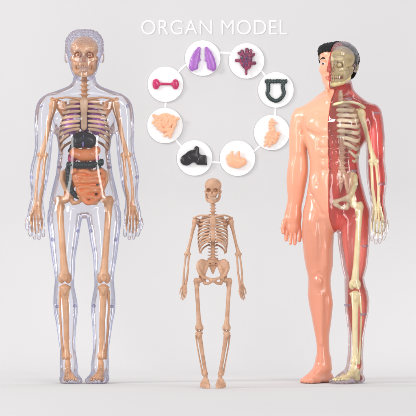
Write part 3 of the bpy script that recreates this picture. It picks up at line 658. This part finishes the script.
ICONS = [
 ('lungs', 202.7, 58.2, 'purple', 'lung_pair', 'pair of purple toy lungs on the upper left card of the ring', 'lungs', 'round white card behind the purple lungs', 0.0, -1.2, 1.02),
 ('heart', 246.5, 61.0, 'heart', 'heart_model', 'maroon toy heart with dark vessels and cut tube ends on its white card', 'heart', 'round white card behind the maroon heart', -0.2, 0.0, 0.93),
 ('colon', 275.9, 90.0, 'green', 'large_intestine', 'dark green looped large intestine piece on the upper right card', 'large intestine', 'round white card behind the dark green large intestine', 0.0, 0.6, 1.0),
 ('pancreas', 271.8, 132.6, 'peach', 'digestive_piece', 'tall narrow peach gut piece with a side stick, on the lower right card', 'organ model', 'round white card behind the tall narrow peach gut piece', 0.0, 0.6, 1.02),
 ('stomach', 237.5, 158.3, 'peach', 'stomach_model', 'smooth peach bean shaped toy stomach with two stubs on a bottom card', 'stomach', 'round white card behind the smooth peach stomach', -0.6, -2.0, 1.0),
 ('liver', 194.6, 158.0, 'black', 'liver_model', 'black lobed toy liver on the bottom left card', 'liver', 'round white card behind the black liver', -0.6, 0.4, 1.02),
 ('gut', 165.0, 125.6, 'peach', 'small_intestine', 'wide peach folded small intestine tapering downwards on the left card', 'small intestine', 'round white card behind the wide folded peach small intestine', 0.3, 0.8, 1.02),
 ('kidneys', 165.5, 84.4, 'magenta', 'kidney_pair', 'two glossy magenta kidneys joined by a bar on the upper left card', 'kidneys', 'round white card behind the magenta kidneys', 0.2, 0.0, 1.0)]
for kind, px, py, mat, nm, lab, cat, dlab, ox, oz, sc in ICONS:
    disc(px, py, dlab)
    r = empty(nm, wall_pt(px, py, 0.0021), lab, cat)
    c = Ctx(px, py, WF)
    depth = 0.62
    F = np.array(Matrix.Translation((px + ox, 0, -py + oz)) @ Matrix.Diagonal((sc, depth, sc, 1)))
    if kind in ('lungs', 'heart'):
        o = organ(kind, F, c, r, mat, 0.3)
    else:
        o = organ(kind, F, c, r, mat, 0.3, name={'colon': 'colon_tube', 'gut': 'gut_folds', 'pancreas': 'gut_folds', 'kidneys': 'kidneys', 'stomach': 'stomach', 'liver': 'liver_lobes'}[kind])
    # rest the piece on the card
    my = max(v.co.y for q in r.children for v in q.data.vertices)
    for q in r.children:
        for g in [q] + list(q.children):
            for v in g.data.vertices: v.co.y -= my
# ------------------------------------------------------------------ small tan skeleton
YS = -0.111; SS = (CAM_D + YS) / CAM_D
sk = empty('skeleton_model', ((212.9 - 208) * SS * MM, YS, 0.0), 'small tan plastic skeleton standing between the two human body models', 'skeleton')
c = Ctx(212.9, 388.6, SS); X0 = 212.9
skull(frame(P(X0, 190.9, 0), yaw=-6, pitch=4, s=1.0), c, sk, 'bone', 0.36)
FS = frame((X0, 0, 0))
spine(FS, c, sk, 'bone', [(0, 2, -201), (0, 2.4, -210), (0, 5, -222), (0, 6.5, -236), (0, 4, -250), (0, 3.4, -264)], 2.1, 3.3, 20, 0.42)
sternum(FS, c, sk, 'bone', -216.5, -241.5, 2.5, -8)
ribcage(FS, c, sk, 'bone', [(-217.8, 10.5, 8, .6, 2.5, 0), (-220.6, 12.6, 9.5, 1.0, 3, 0), (-223.8, 13.4, 10.5, 1.4, 4, 0), (-227.0, 14, 11, 2.2, 5, 0), (-230.4, 14.5, 11.5, 2.8, 5, 0), (-233.6, 14.8, 11.5, 3.6, 5, 0), (-236.4, 14.8, 11.5, 5.0, 5, 0), (-238.8, 14.6, 11.5, 6.8, 5, 0), (-240.4, 14, 11.3, 9, 5, 0), (-243.0, 13.6, 11, 10, 4, .24), (-248, 12, 10, 7, 4, .42)], 2.0, ra=1.05, rb=0.75)
for s in (-1, 1):
    n = 'clavicle'
    tube(n, [(X0 + s * 2, -8.5, -217.6), (X0 + s * 6, -9.0, -216.2), (X0 + s * 12, -6, -216.0), (X0 + s * 16.5, -2.5, -217.4), (X0 + s * 19.2, -.5, -219.2)], [1.1, .8, .8, .9, 1.1], [1.1, .8, .8, .9, 1.1], 'bone', c, sk)
    scapula(frame((X0 + s * 17.2, 0, -221.8)), c, sk, 'bone', s, 0.92, 0.42)
    arm_bones(c, sk, 'bone', (X0 + s * 18.0, 0, -221.5), (X0 + s * 25.4, -.5, -254.6), (X0 + s * 28.2, -2, -284.5), s, 1.5, 0.4)
    hand_bones(frame((X0 + s * 28.4, -2, -284.6), yaw=s * 42), c, sk, 'bone', 16.0, 6.6, s, 0.78, 0.32)
    femur(c, sk, 'bone', (X0 + s * 12.4, .5, -280.5), (X0 + s * 13.6, -1, -328.4), s, 2.15, 0.42)
    shin(c, sk, 'bone', (X0 + s * 13.8, -1, -332.3), (X0 + s * 7.9, 0, -374.0), s, 2.0, .7, 0.4, gap=3.6)
    foot_bones(frame((X0 + s * 7.4, 1, -382.9), yaw=s * 4, pitch=26), c, sk, 'bone', 17, 8.6, -s, 11.5, 1.25, 0.34, tip=1.0)
pelvis(frame(P(X0, 271.5, 1)), c, sk, 'bone', 0.4)
# ------------------------------------------------------------------ clear body model (left)
CX = 84.3
lf = empty('clear_body_model', ((CX - 208) * MM, 0, 0), 'transparent human body model with tan skeleton and coloured organs inside, left of the small skeleton', 'body model')
c = Ctx(CX, 383.0)
B = Blob(0.62, 3.0)
mir = lambda rows: [(r[0], 2 * CX - r[2], 2 * CX - r[1]) + tuple(r[3:]) for r in rows]
B.loft([(76, 73.5, 95.1, 4, 9.5), (82, 72.4, 96.2, 4.5, 10), (86, 69, 99.6, 4, 10.5), (89, 61.5, 107, 3, 11.5), (91.5, 54.5, 114, 2, 12.5), (94.5, 48.5, 120, 1, 13.8), (98, 44.5, 124, 0.5, 15), (102, 43.5, 125, 0, 16), (110, 45, 123.6, 0, 16), (118, 48, 120.6, 0, 17), (128, 53, 115.6, 0, 17.5), (138, 57, 111.6, 0, 17), (150, 58.5, 110, 0, 16.5), (160, 57.5, 111, 0, 16), (174, 56, 112.6, 0, 16), (190, 52, 116.6, 0, 17), (204, 49, 119.6, 0, 17), (209, 50.5, 118.1, 0, 14), (213.5, 60, 108.6, 0, 11), (216.5, 72, 96.6, 0, 7), (218.5, 79, 89.6, 0, 4)], win=6)
arm = [(94.5, 47, 54, 0, 5), (97, 42.4, 56, 0, 7.5), (100, 39.2, 56, 0, 9), (105, 36.6, 55.5, 0, 10), (110, 35.4, 54.5, 0, 10), (118, 34.6, 53.6, 0, 10), (128, 34.5, 53.2, 0, 9.5), (138, 35, 52.6, 0, 9), (147, 35, 52, 0, 8.5), (157, 33.4, 51, 0, 8.8), (165, 31.2, 50.2, 0, 9), (174, 29.8, 48.8, 0, 8.8), (182, 30, 47.6, 0, 8), (190, 31, 45.8, -.5, 7), (198, 31, 43.4, -1, 6), (207, 29.6, 43, -1.5, 5.6), (212, 29, 43, -1.5, 5), (218, 31, 41, -2, 4)]
leg = [(194, 54, 79, 0, 11), (203, 50.5, 81.5, 0, 15), (212, 47.8, 83.0, 0, 17), (221, 47.4, 81.6, 0, 17), (230, 48.3, 80, 0, 16.5), (240, 49.6, 78.5, 0, 15.5), (258, 51.8, 75.2, 0, 13), (270, 54, 74.8, 0, 11.5), (280, 55, 74.2, 0, 11), (287, 54.3, 74.2, 1, 11), (296, 53.4, 76, 2.5, 11.5), (304, 53.2, 77.4, 3, 12), (312, 53.7, 77.6, 3, 12), (325, 56.3, 76.4, 2, 10.5), (340, 58.4, 75.2, 1, 9), (350, 60, 75.4, 0, 8.5), (358, 60, 76.6, 0, 9), (366, 60.5, 77, 0, 9)]
for rows in (arm, mir(arm)): B.loft(rows, k=5)
for rows in (leg, mir(leg)): B.loft(rows, k=1.6)
for s in (-1, 1):
    B.ell((CX + s * 15, -12.5, -121), (15, 7, 9), 5); B.ell((CX + s * 26, 6, -97), (14, 6, 4), 4)
    flesh_hand(B, frame((CX - s * 48.0 + (0 if 1 else 0), -2, -211), yaw=s * 10), 29.5, 17, -s)
    flesh_foot(B, frame((CX - s * 15.6, 1, -383), yaw=-s * -9), 34, 20, s, 20)
head(B, frame(P(CX, 56.0, 0), s=1.03))
B.disp(curls(1.5, 1.15, (CX, 3, -43), 24), (CX - 24, -26, -51), (CX + 24, 30, -24))
B.disp(lambda x, y, z: -0.55 * np.abs(np.sin(1.3 * x + 1.2 * np.sin(z)) * np.sin(1.25 * y + 1.4 * np.sin(.8 * x))) * np.clip((-373 - z) / 3, 0, 1), (50, -40, -383.4), (120, 20, -371))
def fm_l(x, y, z):
    hair = (z > -52) & ((z > -43 + np.clip((y + 10) * .1, -1, 0)) | (y > -6)) & (np.abs(x - CX) < 24)
    feat = (y < -15.5) & (((np.abs(x - CX) < 4.2) & (z < -55) & (z > -64)) | ((np.abs(x - CX) < 5) & (z < -66) & (z > -72.5)))
    return np.where(hair | feat | (z < -377.5 + 1.5 * np.sin(x * .9) * np.cos(y * .7)), 1, 0)
B.mesh('clear_shell', ['clear', 'clearbump'], c, lf, fm_l)
for s in (-1, 1):
    for (x, z, y) in [(27.4, -306.5, 3), (9.6, -306, 3), (6.6, -231, 1), (31.4, -240, 1), (52.8, -177, 0), (43.4, -106, -2), (24.5, -167, 4)]:
        B = Blob(0.4, 0.2); B.seg((CX + s * (x - .3), y, z), (CX + s * (x + .3), y, z), 1.6); B.mesh('locating_peg', 'peg', c, lf)
skull(frame(P(CX, 56.3, -1.5), s=1.66), c, lf, 'skull_peach', 0.5, eye=True)
FL = frame((CX, 0, 0))
spine(FL, c, lf, 'bone_clear', [(0, 3, -78), (0, 4, -92), (0, 7, -110), (0, 9, -130), (0, 6.5, -152), (0, 6, -172)], 3.4, 5.2, 20, 0.55)
sternum(FL, c, lf, 'rib_light', -99, -129, 3.3, -10.6, 0.5)
ribcage(FL, c, lf, 'rib_light', [(-101.5, 15, 11, 1, 4, 0), (-106.4, 19.5, 13, 1.4, 4, 0), (-111.3, 21.5, 14.5, 1.8, 6, 0), (-116.2, 22.5, 15, 2.2, 7, 0), (-121.0, 23.5, 15, 2.8, 7, 0), (-125.4, 24.5, 15, 4, 7, 0), (-128.5, 25, 15, 7, 7, .0), (-131, 25, 15, 11, 7, .16), (-136, 24.5, 14.5, 13, 7, .26), (-143, 23, 14, 11, 6, .36)], 2.5, ra=1.55, rb=0.9)
for s in (-1, 1):
    tube('clavicle', [(CX + s * 2.6, -10.5, -100), (CX + s * 8, -10, -98.6), (CX + s * 18, -6, -97.6), (CX + s * 26, -2, -98.6), (CX + s * 33, 0, -100.8)], [1.7, 1.2, 1.0, 1.1, 1.7], [1.7, 1.2, 1.0, 1.1, 1.7], 'bone_clear', c, lf)
    scapula(frame((CX + s * 29.5, 1, -104)), c, lf, 'bone_clear', s, 1.45, 0.55)
    arm_bones(c, lf, 'bone_clear', (CX + s * 31.0, 0, -104.5), (CX + s * 41.8, -.5, -155), (CX + s * 46.8, -2, -206), s, 2.35, 0.5)
    hand_bones(frame((CX + s * 47.4, -2.5, -206.5), yaw=-s * 6), c, lf, 'bone_clear', 27, 11.5, s, 1.15, 0.42)
    femur(c, lf, 'bone_clear', (CX + s * 18.5, 0, -199), (CX + s * 19.4, -1, -278), s, 3.4, 0.55)
    shin(c, lf, 'bone_clear', (CX + s * 19.2, -1, -285.2), (CX + s * 17.4, 0, -356), s, 3.1, 1.15, 0.5, gap=5.8)
    foot_bones(frame((CX + s * 16.6, 0, -383), yaw=s * -9), c, lf, 'bone_clear', 30, 12, -s, 25, 1.3, 0.42, tip=4)
pelvis(frame(P(CX, 184.5, 2), s=1.45), c, lf, 'bone_clear', 0.55)
o = organ('lungs', np.array(Matrix.Translation((CX, -3.0, -119.5)) @ Matrix.Diagonal((1.62, 2.3, 1.5, 1))), c, lf, 'plum', 0.6)
organ('heart', frame((CX + 1, -4.5, -123.5), s=0.95), c, lf, 'violet', 0.5)
organ('kidneys', frame((CX - 1, 3, -159), s=1.2), c, lf, 'magenta', 0.5, name='kidneys')
B = Blob(0.42, 1.2)
B.ell((CX - 1, -10.5, -139.5), (11.2, 5.2, 7.6), 2).ell((CX - 6, -10.8, -141.5), (7.0, 5, 7), 2).ell((CX + 5.5, -10.8, -141), (7.2, 5, 7.2), 2).ell((CX - 13, -8.5, -151), (3.2, 3, 2.5), 1.5).seg((CX - 12, -9, -146), (CX - 13.5, -8.5, -151), 2, 2)
B.seg((CX + .6, -16.4, -133), (CX - .4, -16.6, -147), .4, .5, .7, '-').seg((CX - 10, -15.0, -144), (CX + 10, -15.6, -142), .3, .3, .5, '-')
lv = B.mesh('liver', 'black', c, lf)
B = Blob(0.42, 0.6); B.ell((CX - .4, -16.4, -136.4), (.8, .8, 1.6)).ell((CX - .6, -16.6, -144.5), (1.2, .8, 3)); B.mesh('gall_bladder', 'vein', c, lv)
B = Blob(0.42, 1.5)
B.chain([(CX + 12, -9.5, -150.5), (CX + 7, -10.5, -154.8), (CX - 2, -11, -155.2), (CX - 10, -10, -152.6), (CX - 12.2, -9, -151.0)], [4.6, 6.2, 6.0, 4.8, 2.6], 1.5, flat=(1, .75, 1))
B.mesh('stomach', 'orange', c, lf)
B = Blob(0.42, 0.3)
for i in range(19):
    x = -16.2 + i * 1.92; B.ell((CX + x, -9.8 - 2.6 * math.cos(x / 12), -165.2 + (x > 8) * (x - 8) * .28), (1.55, 3.4, 4.2 if i % 2 else 3.6), .25)
for s in (-1, 1):
    C = spline([(s * 15.5, -8.0, -168), (s * 15.0, -8, -176), (s * 14.6, -7.5, -184), (s * 12.0, -7, -191), (s * 7, -5, -196), (s * 1, -4, -197)], 5)
    for i, q in enumerate(C): B.ell((CX + q[0] - .5, q[1], q[2]), (3.0,) * 3 if i % 2 else (2.5,) * 3, .3)
B.mesh('colon', 'green', c, lf)
B = Blob(0.42, 0.8); B.ell((CX + 2, -8.0, -181), (13.0, 3.4, 10.5), 3).ell((CX + 4, -8.0, -191), (8, 3.4, 8.5), 3).ell((CX - 6, -7.5, -175.5), (5, 3.2, 5), 3).seg((CX - 9, -12, -171), (CX - 11, -11, -172.5), 3.0, 2.4, 1)
rnd = random.Random(4); path = []
for i, (z, x0, x1) in enumerate([(-172.2, 74.5, 101), (-177.2, 74.5, 103.5), (-182.2, 76.5, 103.5), (-187.2, 78.5, 102.5), (-192.2, 80.5, 100.5), (-197.0, 83, 98), (-201, 87, 95.5)]):
    xs = np.linspace(x0, x1, max(3, int((x1 - x0) / 4.4))); xs = xs if i % 2 == 0 else xs[::-1]
    for j, x in enumerate(xs):
        path.append((x, -11.3 + .020 * (x - 89) ** 2 + rnd.uniform(-.6, .6), z + rnd.choice((1.3, -1.2, .8, -.9, 0)) + rnd.uniform(-.4, .4)))
PT = spline(path, 4)
B.chain([tuple(q) for q in PT], 2.6, .15)
B.mesh('small_intestine', 'orange', c, lf)
# ------------------------------------------------------------------ half skin, half clear body model (right)
RX = 335.5; YAW = 25.0; HX = 338.0; HYAW = 28.5
rf = empty('half_skin_body_model', ((RX - 208) * MM, 0, 0), 'human body model, half peach skin, half clear over red muscle and cream bones', 'body model')
c = Ctx(RX, 382.0)
def UV(x, y, z, u_only=True):
    zz = np.asarray(z, float); t = np.clip((zz + 100) / 12, 0, 1); cx = RX + (HX - RX) * t; a = np.radians(YAW + (HYAW - YAW) * t)
    u = (x - cx) * np.cos(a) - y * np.sin(a)
    return u if u_only else (u, (x - cx) * np.sin(a) + y * np.cos(a))
yR = lambda x: -(x - RX) * 0.466
FB = frame((RX, 0, 0), yaw=-YAW); FH = np.array(Matrix.Translation(P(HX, 65.2, 0)) @ Matrix.Rotation(math.radians(-HYAW), 4, 'Z') @ Matrix.Diagonal((1.07, 1.02, .955, 1)))
torso = [(80, 331, 352, 3, 10), (87, 330, 353, 3, 10), (91, 327.5, 354.5, 2, 10.5), (95, 322, 357.5, 1, 11), (98, 316, 361, 0, 12), (101, 309, 367, 0, 13), (105, 303, 373, 0, 14.5), (109, 300, 376, 0, 16), (115, 298, 377, 0, 18), (122, 301, 375, 0, 19.5), (130, 303, 371, 0, 20), (140, 305, 366, 0, 19), (150, 308, 359.5, 0, 18), (160, 310, 358.5, 0, 17), (170, 310, 359.5, 0, 16.5), (180, 309, 361.5, 0, 17), (190, 307.5, 364, 0, 18), (200, 306, 366.5, 0, 18.5), (210, 304, 369, 0, 18), (217, 303.5, 369, 0, 16), (223, 312, 361, 0, 12), (228, 324, 349, 0, 7.5), (231, 332, 341, 0, 3)]
def half(s, cut=True):
    B = Blob(0.62, 2.5)
    B.loft(torso, yaw=YAW, win=6)
    f0 = B.F; B.F = FB
    # chest, belly and hip relief
    B.ell((s * 13, -13.6, -123), (13.5, 6.8, 10.5), 3.2); B.ell((s * 31, 2, -119), (8, 9, 11), 5)
    B.crease([(s * 3, -19, -134.5), (s * 14, -18.5, -136), (s * 23, -14.5, -130)], 2.6, 2.10)          # below the chest muscle
    B.crease([(s * 11, -16.5, -137), (s * 13, -14.5, -160), (s * 12, -14.5, -182)], 3.2, 1.54)         # outer edge of the belly muscle
    for z in (-147.5, -158, -169.5): B.crease([(s * 1.5, -18, z), (s * 10, -16.6, z + .6)], 1.9, 1.26)
    for z in (-142, -152.8, -163.8): B.crease([(s * 5.8, -18, z)], 4.0, -1.40)
    B.crease([(s * 6, -17, -180)], 8.0, -1.12)
    B.crease([(s * 25, -8, -184), (s * 17, -13.5, -199), (s * 8, -15.5, -213)], 2.8, 2.10)            # groin line
    B.crease([(s * 22, -13, -178), (s * 19, -13, -189)], 4.5, -1.82)
    B.chain([(s * 12, 5, -93), (s * 24, 4, -101)], [4.5, 4], 5)
    B.chain([(s * 3, -10, -101), (s * 8, -3, -86)], [1.6, 2.2], 2.5)          # neck cord
    B.F = f0
    if s < 0:
        B.loft([(106, 297, 318, yR(302), 8), (109, 294.5, 318, yR(302), 9), (114, 291.8, 316, yR(302), 10), (121, 290.3, 312, yR(300), 10.5), (133, 289.3, 308, yR(299), 10), (144, 289.3, 307.5, yR(298), 9.5), (155, 289.5, 308.3, yR(298), 9.2), (162, 288.6, 308.8, yR(298), 9.5), (170, 287.4, 308.8, yR(298), 9.4), (178.7, 286.8, 307.8, yR(297), 9), (187, 287.2, 306, yR(297), 8), (195.5, 288, 304.5, yR(296), 7), (205, 287.6, 302.3, yR(295), 6), (213, 286.4, 301.4, yR(294), 5.5), (219, 288.5, 299, yR(294), 4.5)], k=3.5)
        flesh_hand(B, frame((293.4, yR(294) - 1, -212), yaw=-6), 33.0, 17.2, -1)
        B.loft([(198, 309, 331, 5, 11), (209, 304.5, 334, 6, 15), (220, 302.6, 334.6, 6, 17), (228.7, 302, 334.6, 6.5, 17), (237, 302.4, 334.2, 7, 16.5), (245.5, 303, 333.6, 7, 15.5), (255, 304, 333.4, 7.5, 14.5), (265, 305.6, 333.2, 7.5, 13), (277, 308.4, 331, 7.5, 11.5), (285, 308.4, 331, 8, 11), (293.7, 307.8, 332.2, 9, 11.5), (304, 309.2, 333.2, 10, 12), (315, 311.6, 332.4, 10, 11.5), (327, 313.8, 330.8, 9.5, 10), (335, 315.4, 329.6, 9, 8.8), (344, 316.8, 329.6, 8, 8), (352, 317, 330, 8, 8.2), (360, 316.4, 330.8, 8, 8.6), (368, 316, 331.5, 8, 8.6)], yaw=YAW, k=4)
        B.crease([(318.6, -3.8, -281)], 4.6, -2.10); B.crease([(318.0, -4.5, -272), (312.5, -3.5, -278), (313.5, -3, -288)], 1.8, 1.26); B.crease([(319, -5, -272), (324, -4, -278), (323.2, -3.5, -288)], 1.8, 1.26)
        B.crease([(319.5, -11, -222), (320.5, -9, -246), (319.5, -7, -266)], 3.4, 2.10); B.crease([(309.5, -8, -232), (311.5, -6.4, -252), (313, -5, -268)], 3.0, 1.26)
        B.crease([(325.5, -8, -248), (325.0, -6, -264)], 5.0, -1.68); B.crease([(314, -10, -235), (315, -8.5, -255)], 4.4, -1.26)
        B.crease([(321.0, -2.4, -294), (321.6, -1.6, -316), (321.6, 0, -342)], 2.2, -1.26); B.crease([(325.4, 0.4, -296), (326.2, 1, -322)], 2.6, 1.68); B.crease([(329.5, 3, -303)], 5.5, -1.40)
        B.crease([(299.5, 8, -135), (299, 8, -150)], 4.5, -1.40); B.crease([(303, 8.5, -122), (302.5, 8.5, -132)], 2.4, 1.12); B.crease([(292.5, 11, -166), (293, 11, -182)], 4.5, -0.56)
        flesh_foot(B, frame((322.5, 9, -382), yaw=-38), 39, 20.5, 1, 22)
    else:
        B.loft([(103, 360, 374, yR(370), 7), (106, 359, 378, yR(370), 8), (110, 360, 380.6, yR(371), 9), (118.7, 362, 382.4, yR(372), 10), (128, 363.6, 383.4, yR(373), 10), (135.5, 364.4, 384, yR(374), 9.8), (152, 365.2, 384.3, yR(375), 9), (162, 365.4, 384.2, yR(375), 9.2), (170, 365.6, 385.4, yR(375), 9.4), (178.7, 366, 386, yR(376), 9.2), (187, 367.2, 385.4, yR(376), 8.4), (195.5, 369, 384.2, yR(376), 7.2), (205, 370.4, 384, yR(377), 6), (213, 371.4, 384.8, yR(377), 5.5), (219, 373.5, 382.5, yR(377), 4.5)], k=3.0)
        flesh_hand(B, frame((378.2, yR(377) - 1, -212), yaw=-20), 31.5, 16, 1)
        B.loft([(198, 343, 364, -7, 11), (209, 338.8, 369.3, -7.5, 14.5), (220, 337.2, 370, -8, 16), (228.7, 337, 370, -8, 16), (237, 337.4, 369.6, -8, 15.5), (245.5, 338.2, 369, -8.5, 14.5), (255, 339.8, 368, -9, 13.5), (265, 341.2, 367, -9, 12.5), (277, 344, 363.8, -8.5, 11), (285, 344.2, 365.4, -8, 10.8), (290, 344.4, 367.4, -7.5, 11), (300, 344.5, 369.2, -7, 11.8), (310.5, 344.8, 368.5, -7, 11.6), (318, 346, 367, -7, 11), (327, 347.3, 365.3, -7.5, 9.6), (335, 347.8, 364, -8, 8.6), (344, 348, 363.3, -8, 8), (357.6, 347, 362.6, -8, 8.2), (368, 347.5, 362.6, -8, 8.4)], yaw=YAW, k=4)
        flesh_foot(B, frame((353.5, -7, -382), yaw=-38), 38, 19.5, -1, 20)
    head(B, FH, ears=(s,))
    if s > 0: B.disp(curls(1.3, 1.2, (HX + 1, 4, -47), 19), (HX - 24, -26, -62), (HX + 12, 12, -34))
    if cut: B.clip((lambda x, y, z: UV(x, y, z)) if s < 0 else (lambda x, y, z: -UV(x, y, z)))
    return B
A = half(-1)
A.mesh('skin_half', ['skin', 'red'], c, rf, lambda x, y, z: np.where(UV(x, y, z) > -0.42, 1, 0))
G = half(1)
def fm_r(x, y, z):
    u, v = UV(x, y, z, False)
    return np.where(((z > -54) & (v < 12) & ((z > -50) | (v > -12))) | (z < -378), 1, 0)
G.mesh('clear_half', ['clearpink', 'clearpinkbump'], c, rf, fm_r, keep=lambda x, y, z: UV(x, y, z) > 0.4)
def keep_liner(x, y, z):
    u, v = UV(x, y, z, False)
    lim = np.interp(z, [-380, -372, -365, -340, -220, -205, -110, -92, -88, -60], [9, 7, 5, 4, 2, 0, 0, -2, 6, 16])
    return (u > 0.15) & (v > lim)
lin = half(1, False).mesh('muscle_lining', 'muscle', c, rf, keep=keep_liner, off=2.5)
sd = lin.modifiers.new('thickness', 'SOLIDIFY'); sd.thickness = 0.0007; sd.offset = 1
# hair
B = Blob(0.5, 1.5); B.F = FH
B.ell((0, 3.4, 7.6), (18.6, 21.6, 19.0), 3); B.ell((0, 11.5, -4), (13, 11.5, 13), 4).ell((-7.2, -7.0, 15.6), (9.8, 9.8, 8.6), 4); B.seg((-17.2, -3, 8), (-17.0, -1, -1), 1.6, 1.2, 2)
B.F = ID
def hair_clip(x, y, z):
    u, v = UV(x, y, z, False)
    q = np.linalg.inv(FH); lz = q[2, 2] * z + q[2, 3]; lu = u / 1.07; lv = v / 1.02
    hl = 14.5 - 1.2 * np.sin(lu * 1.1) * np.sin(lu * 0.7 + 1)              # front hairline, lower behind the ear
    line = np.interp(lv, [-30, -17, -12, -7, -2, 2, 8, 24], [0, 0, -1, -5, -12, -15, -22, -32]) + hl
    front = line - lz + 0 * x
    side = np.where(u < 0, -5, 15.5 - v)
    return np.maximum(front, side)
B.disp(lambda x, y, z: .35 * np.sin(2.2 * x + np.sin(z)) * np.sin(1.9 * z + np.sin(y)) + 0 * y, (HX - 30, -35, -100), (HX + 30, 35, -30))
B.clip(hair_clip)
B.mesh('hair', 'hair', c, rf)
# face details of the skin half
for nm, pts, r, mt in (('eyebrow', [(-3.6, -18.9, 7.2), (-7.0, -18.3, 8.2), (-11.2, -15.4, 6.4)], .85, 'hair'), ('upper_lip', [(-.3, -20.9, -11.8), (-2.2, -20.4, -11.5), (-4.4, -18.2, -12.6)], .75, 'lip'), ('lower_lip', [(-.3, -20.4, -13.9), (-2.2, -19.8, -14.0), (-4.0, -17.9, -13.0)], .8, 'lip')):
    tube(nm, [TF(FH, p) for p in pts], [r * .6, r, r * .5], [r * .6, r, r * .5], mt, c, rf, n=5, seg=8)
B = Blob(0.3, .3); B.F = FH; B.ell((-7.0, -16.4, 2.2), (2.4, 1.5, 1.25)); ey = B.mesh('eye', 'eye', c, rf)
B = Blob(0.25, .2); B.F = FH; B.ell((-7.2, -17.65, 2.2), (1.1, .5, 1.1)); B.mesh('iris', 'iris', c, ey)
# bones of the clear half
cl0 = lambda x, y, z: 0.3 - UV(x, y, z)
FK = frame(P(HX + .8, 65.2, -2.6), yaw=-HYAW, s=1.68)
skull(FK, c, rf, 'skull_olive', 0.45, clipfn=cl0, eye=True, sides=(1,))
spine(FB, c, rf, 'rib_tan', [(2.6, 5, -92), (2.6, 8, -110), (2.6, 10, -130), (2.6, 9, -155), (2.6, 8, -180)], 3.6, 5.2, 17, 0.55)
ribcage(FB, c, rf, 'rib_tan', [(-104, 15, 10, 0, 3, 0), (-109.2, 20, 12, .6, 4, 0), (-114.3, 23, 13, .9, 5, 0), (-119.4, 24.5, 13.5, 1.2, 6, 0), (-124.6, 25, 14, 1.8, 6, 0), (-130, 25.5, 14, 2.6, 6, 0), (-135.2, 25.5, 14, 5.5, 6, 0), (-139.6, 25, 14, 9, 7, .14), (-144, 24.5, 13.5, 12, 7, .22), (-151, 23, 13, 10, 6, .32)], 1.5, sides=(1,), ra=2.05, rb=.9, t0=.05)
T = lambda u, v, z: TF(FB, (u, v, z))
tube('clavicle', [T(2, -11, -104.5), T(8, -12, -102.8), T(17, -8, -101.4), T(25, -3, -103), T(31.5, 0, -106.8)], [1.8, 1.5, 1.4, 1.5, 1.9], [1.8, 1.5, 1.4, 1.5, 1.9], 'bone_cream', c, rf)
scapula(frame((360.5, yR(360.5) + 1, -112), yaw=-YAW), c, rf, 'bone_cream', 1, 1.5, .55)
arm_bones(c, rf, 'bone_cream', (361, yR(361), -112), (373, yR(373), -160.5), (376, yR(376), -205), 1, 2.3, .5)
hand_bones(frame((376.4, yR(377) - .5, -205.5), yaw=-20), c, rf, 'bone_cream', 29, 12, 1, 1.1, .42)
pv = pelvis(frame(TF(FB, (0, 2, -187.5)), yaw=-YAW, s=1.52), c, rf, 'rib_tan', .55, sides=(1,), clipfn=cl0)
pv.data.materials.append(M['bone_cream'])
pm = [1 if (p.center.x * 1000 * math.cos(math.radians(YAW)) - p.center.y * 1000 * math.sin(math.radians(YAW))) > 17.5 else 0 for p in pv.data.polygons]
pv.data.polygons.foreach_set('material_index', pm)
femur(c, rf, 'bone_cream', (353.5, yR(353.5) - 1, -203.5), (354.6, -9, -283.5), 1, 3.1, .5)
shin(c, rf, 'bone_cream', (354.9, -9, -290.6), (354.8, -8, -360), 1, 3.0, 1.15, .5, gap=6)
foot_bones(frame((353.5, -8, -382), yaw=-38), c, rf, 'bone_cream', 34, 12, -1, 21, 1.3, .42, tip=4)
for (x, y, z) in [(353.5, -15, -170), (364.5, -12, -245), (363.0, -12, -313), (381, -22, -183), (375, -24, -112.5), (347.0, -8, -304), (349, -10, -98)]:
    B = Blob(0.4, .2); B.seg((x - 2.0, y, z), (x + 2.0, y, z), 1.35); B.mesh('locating_peg', 'peg', c, rf)
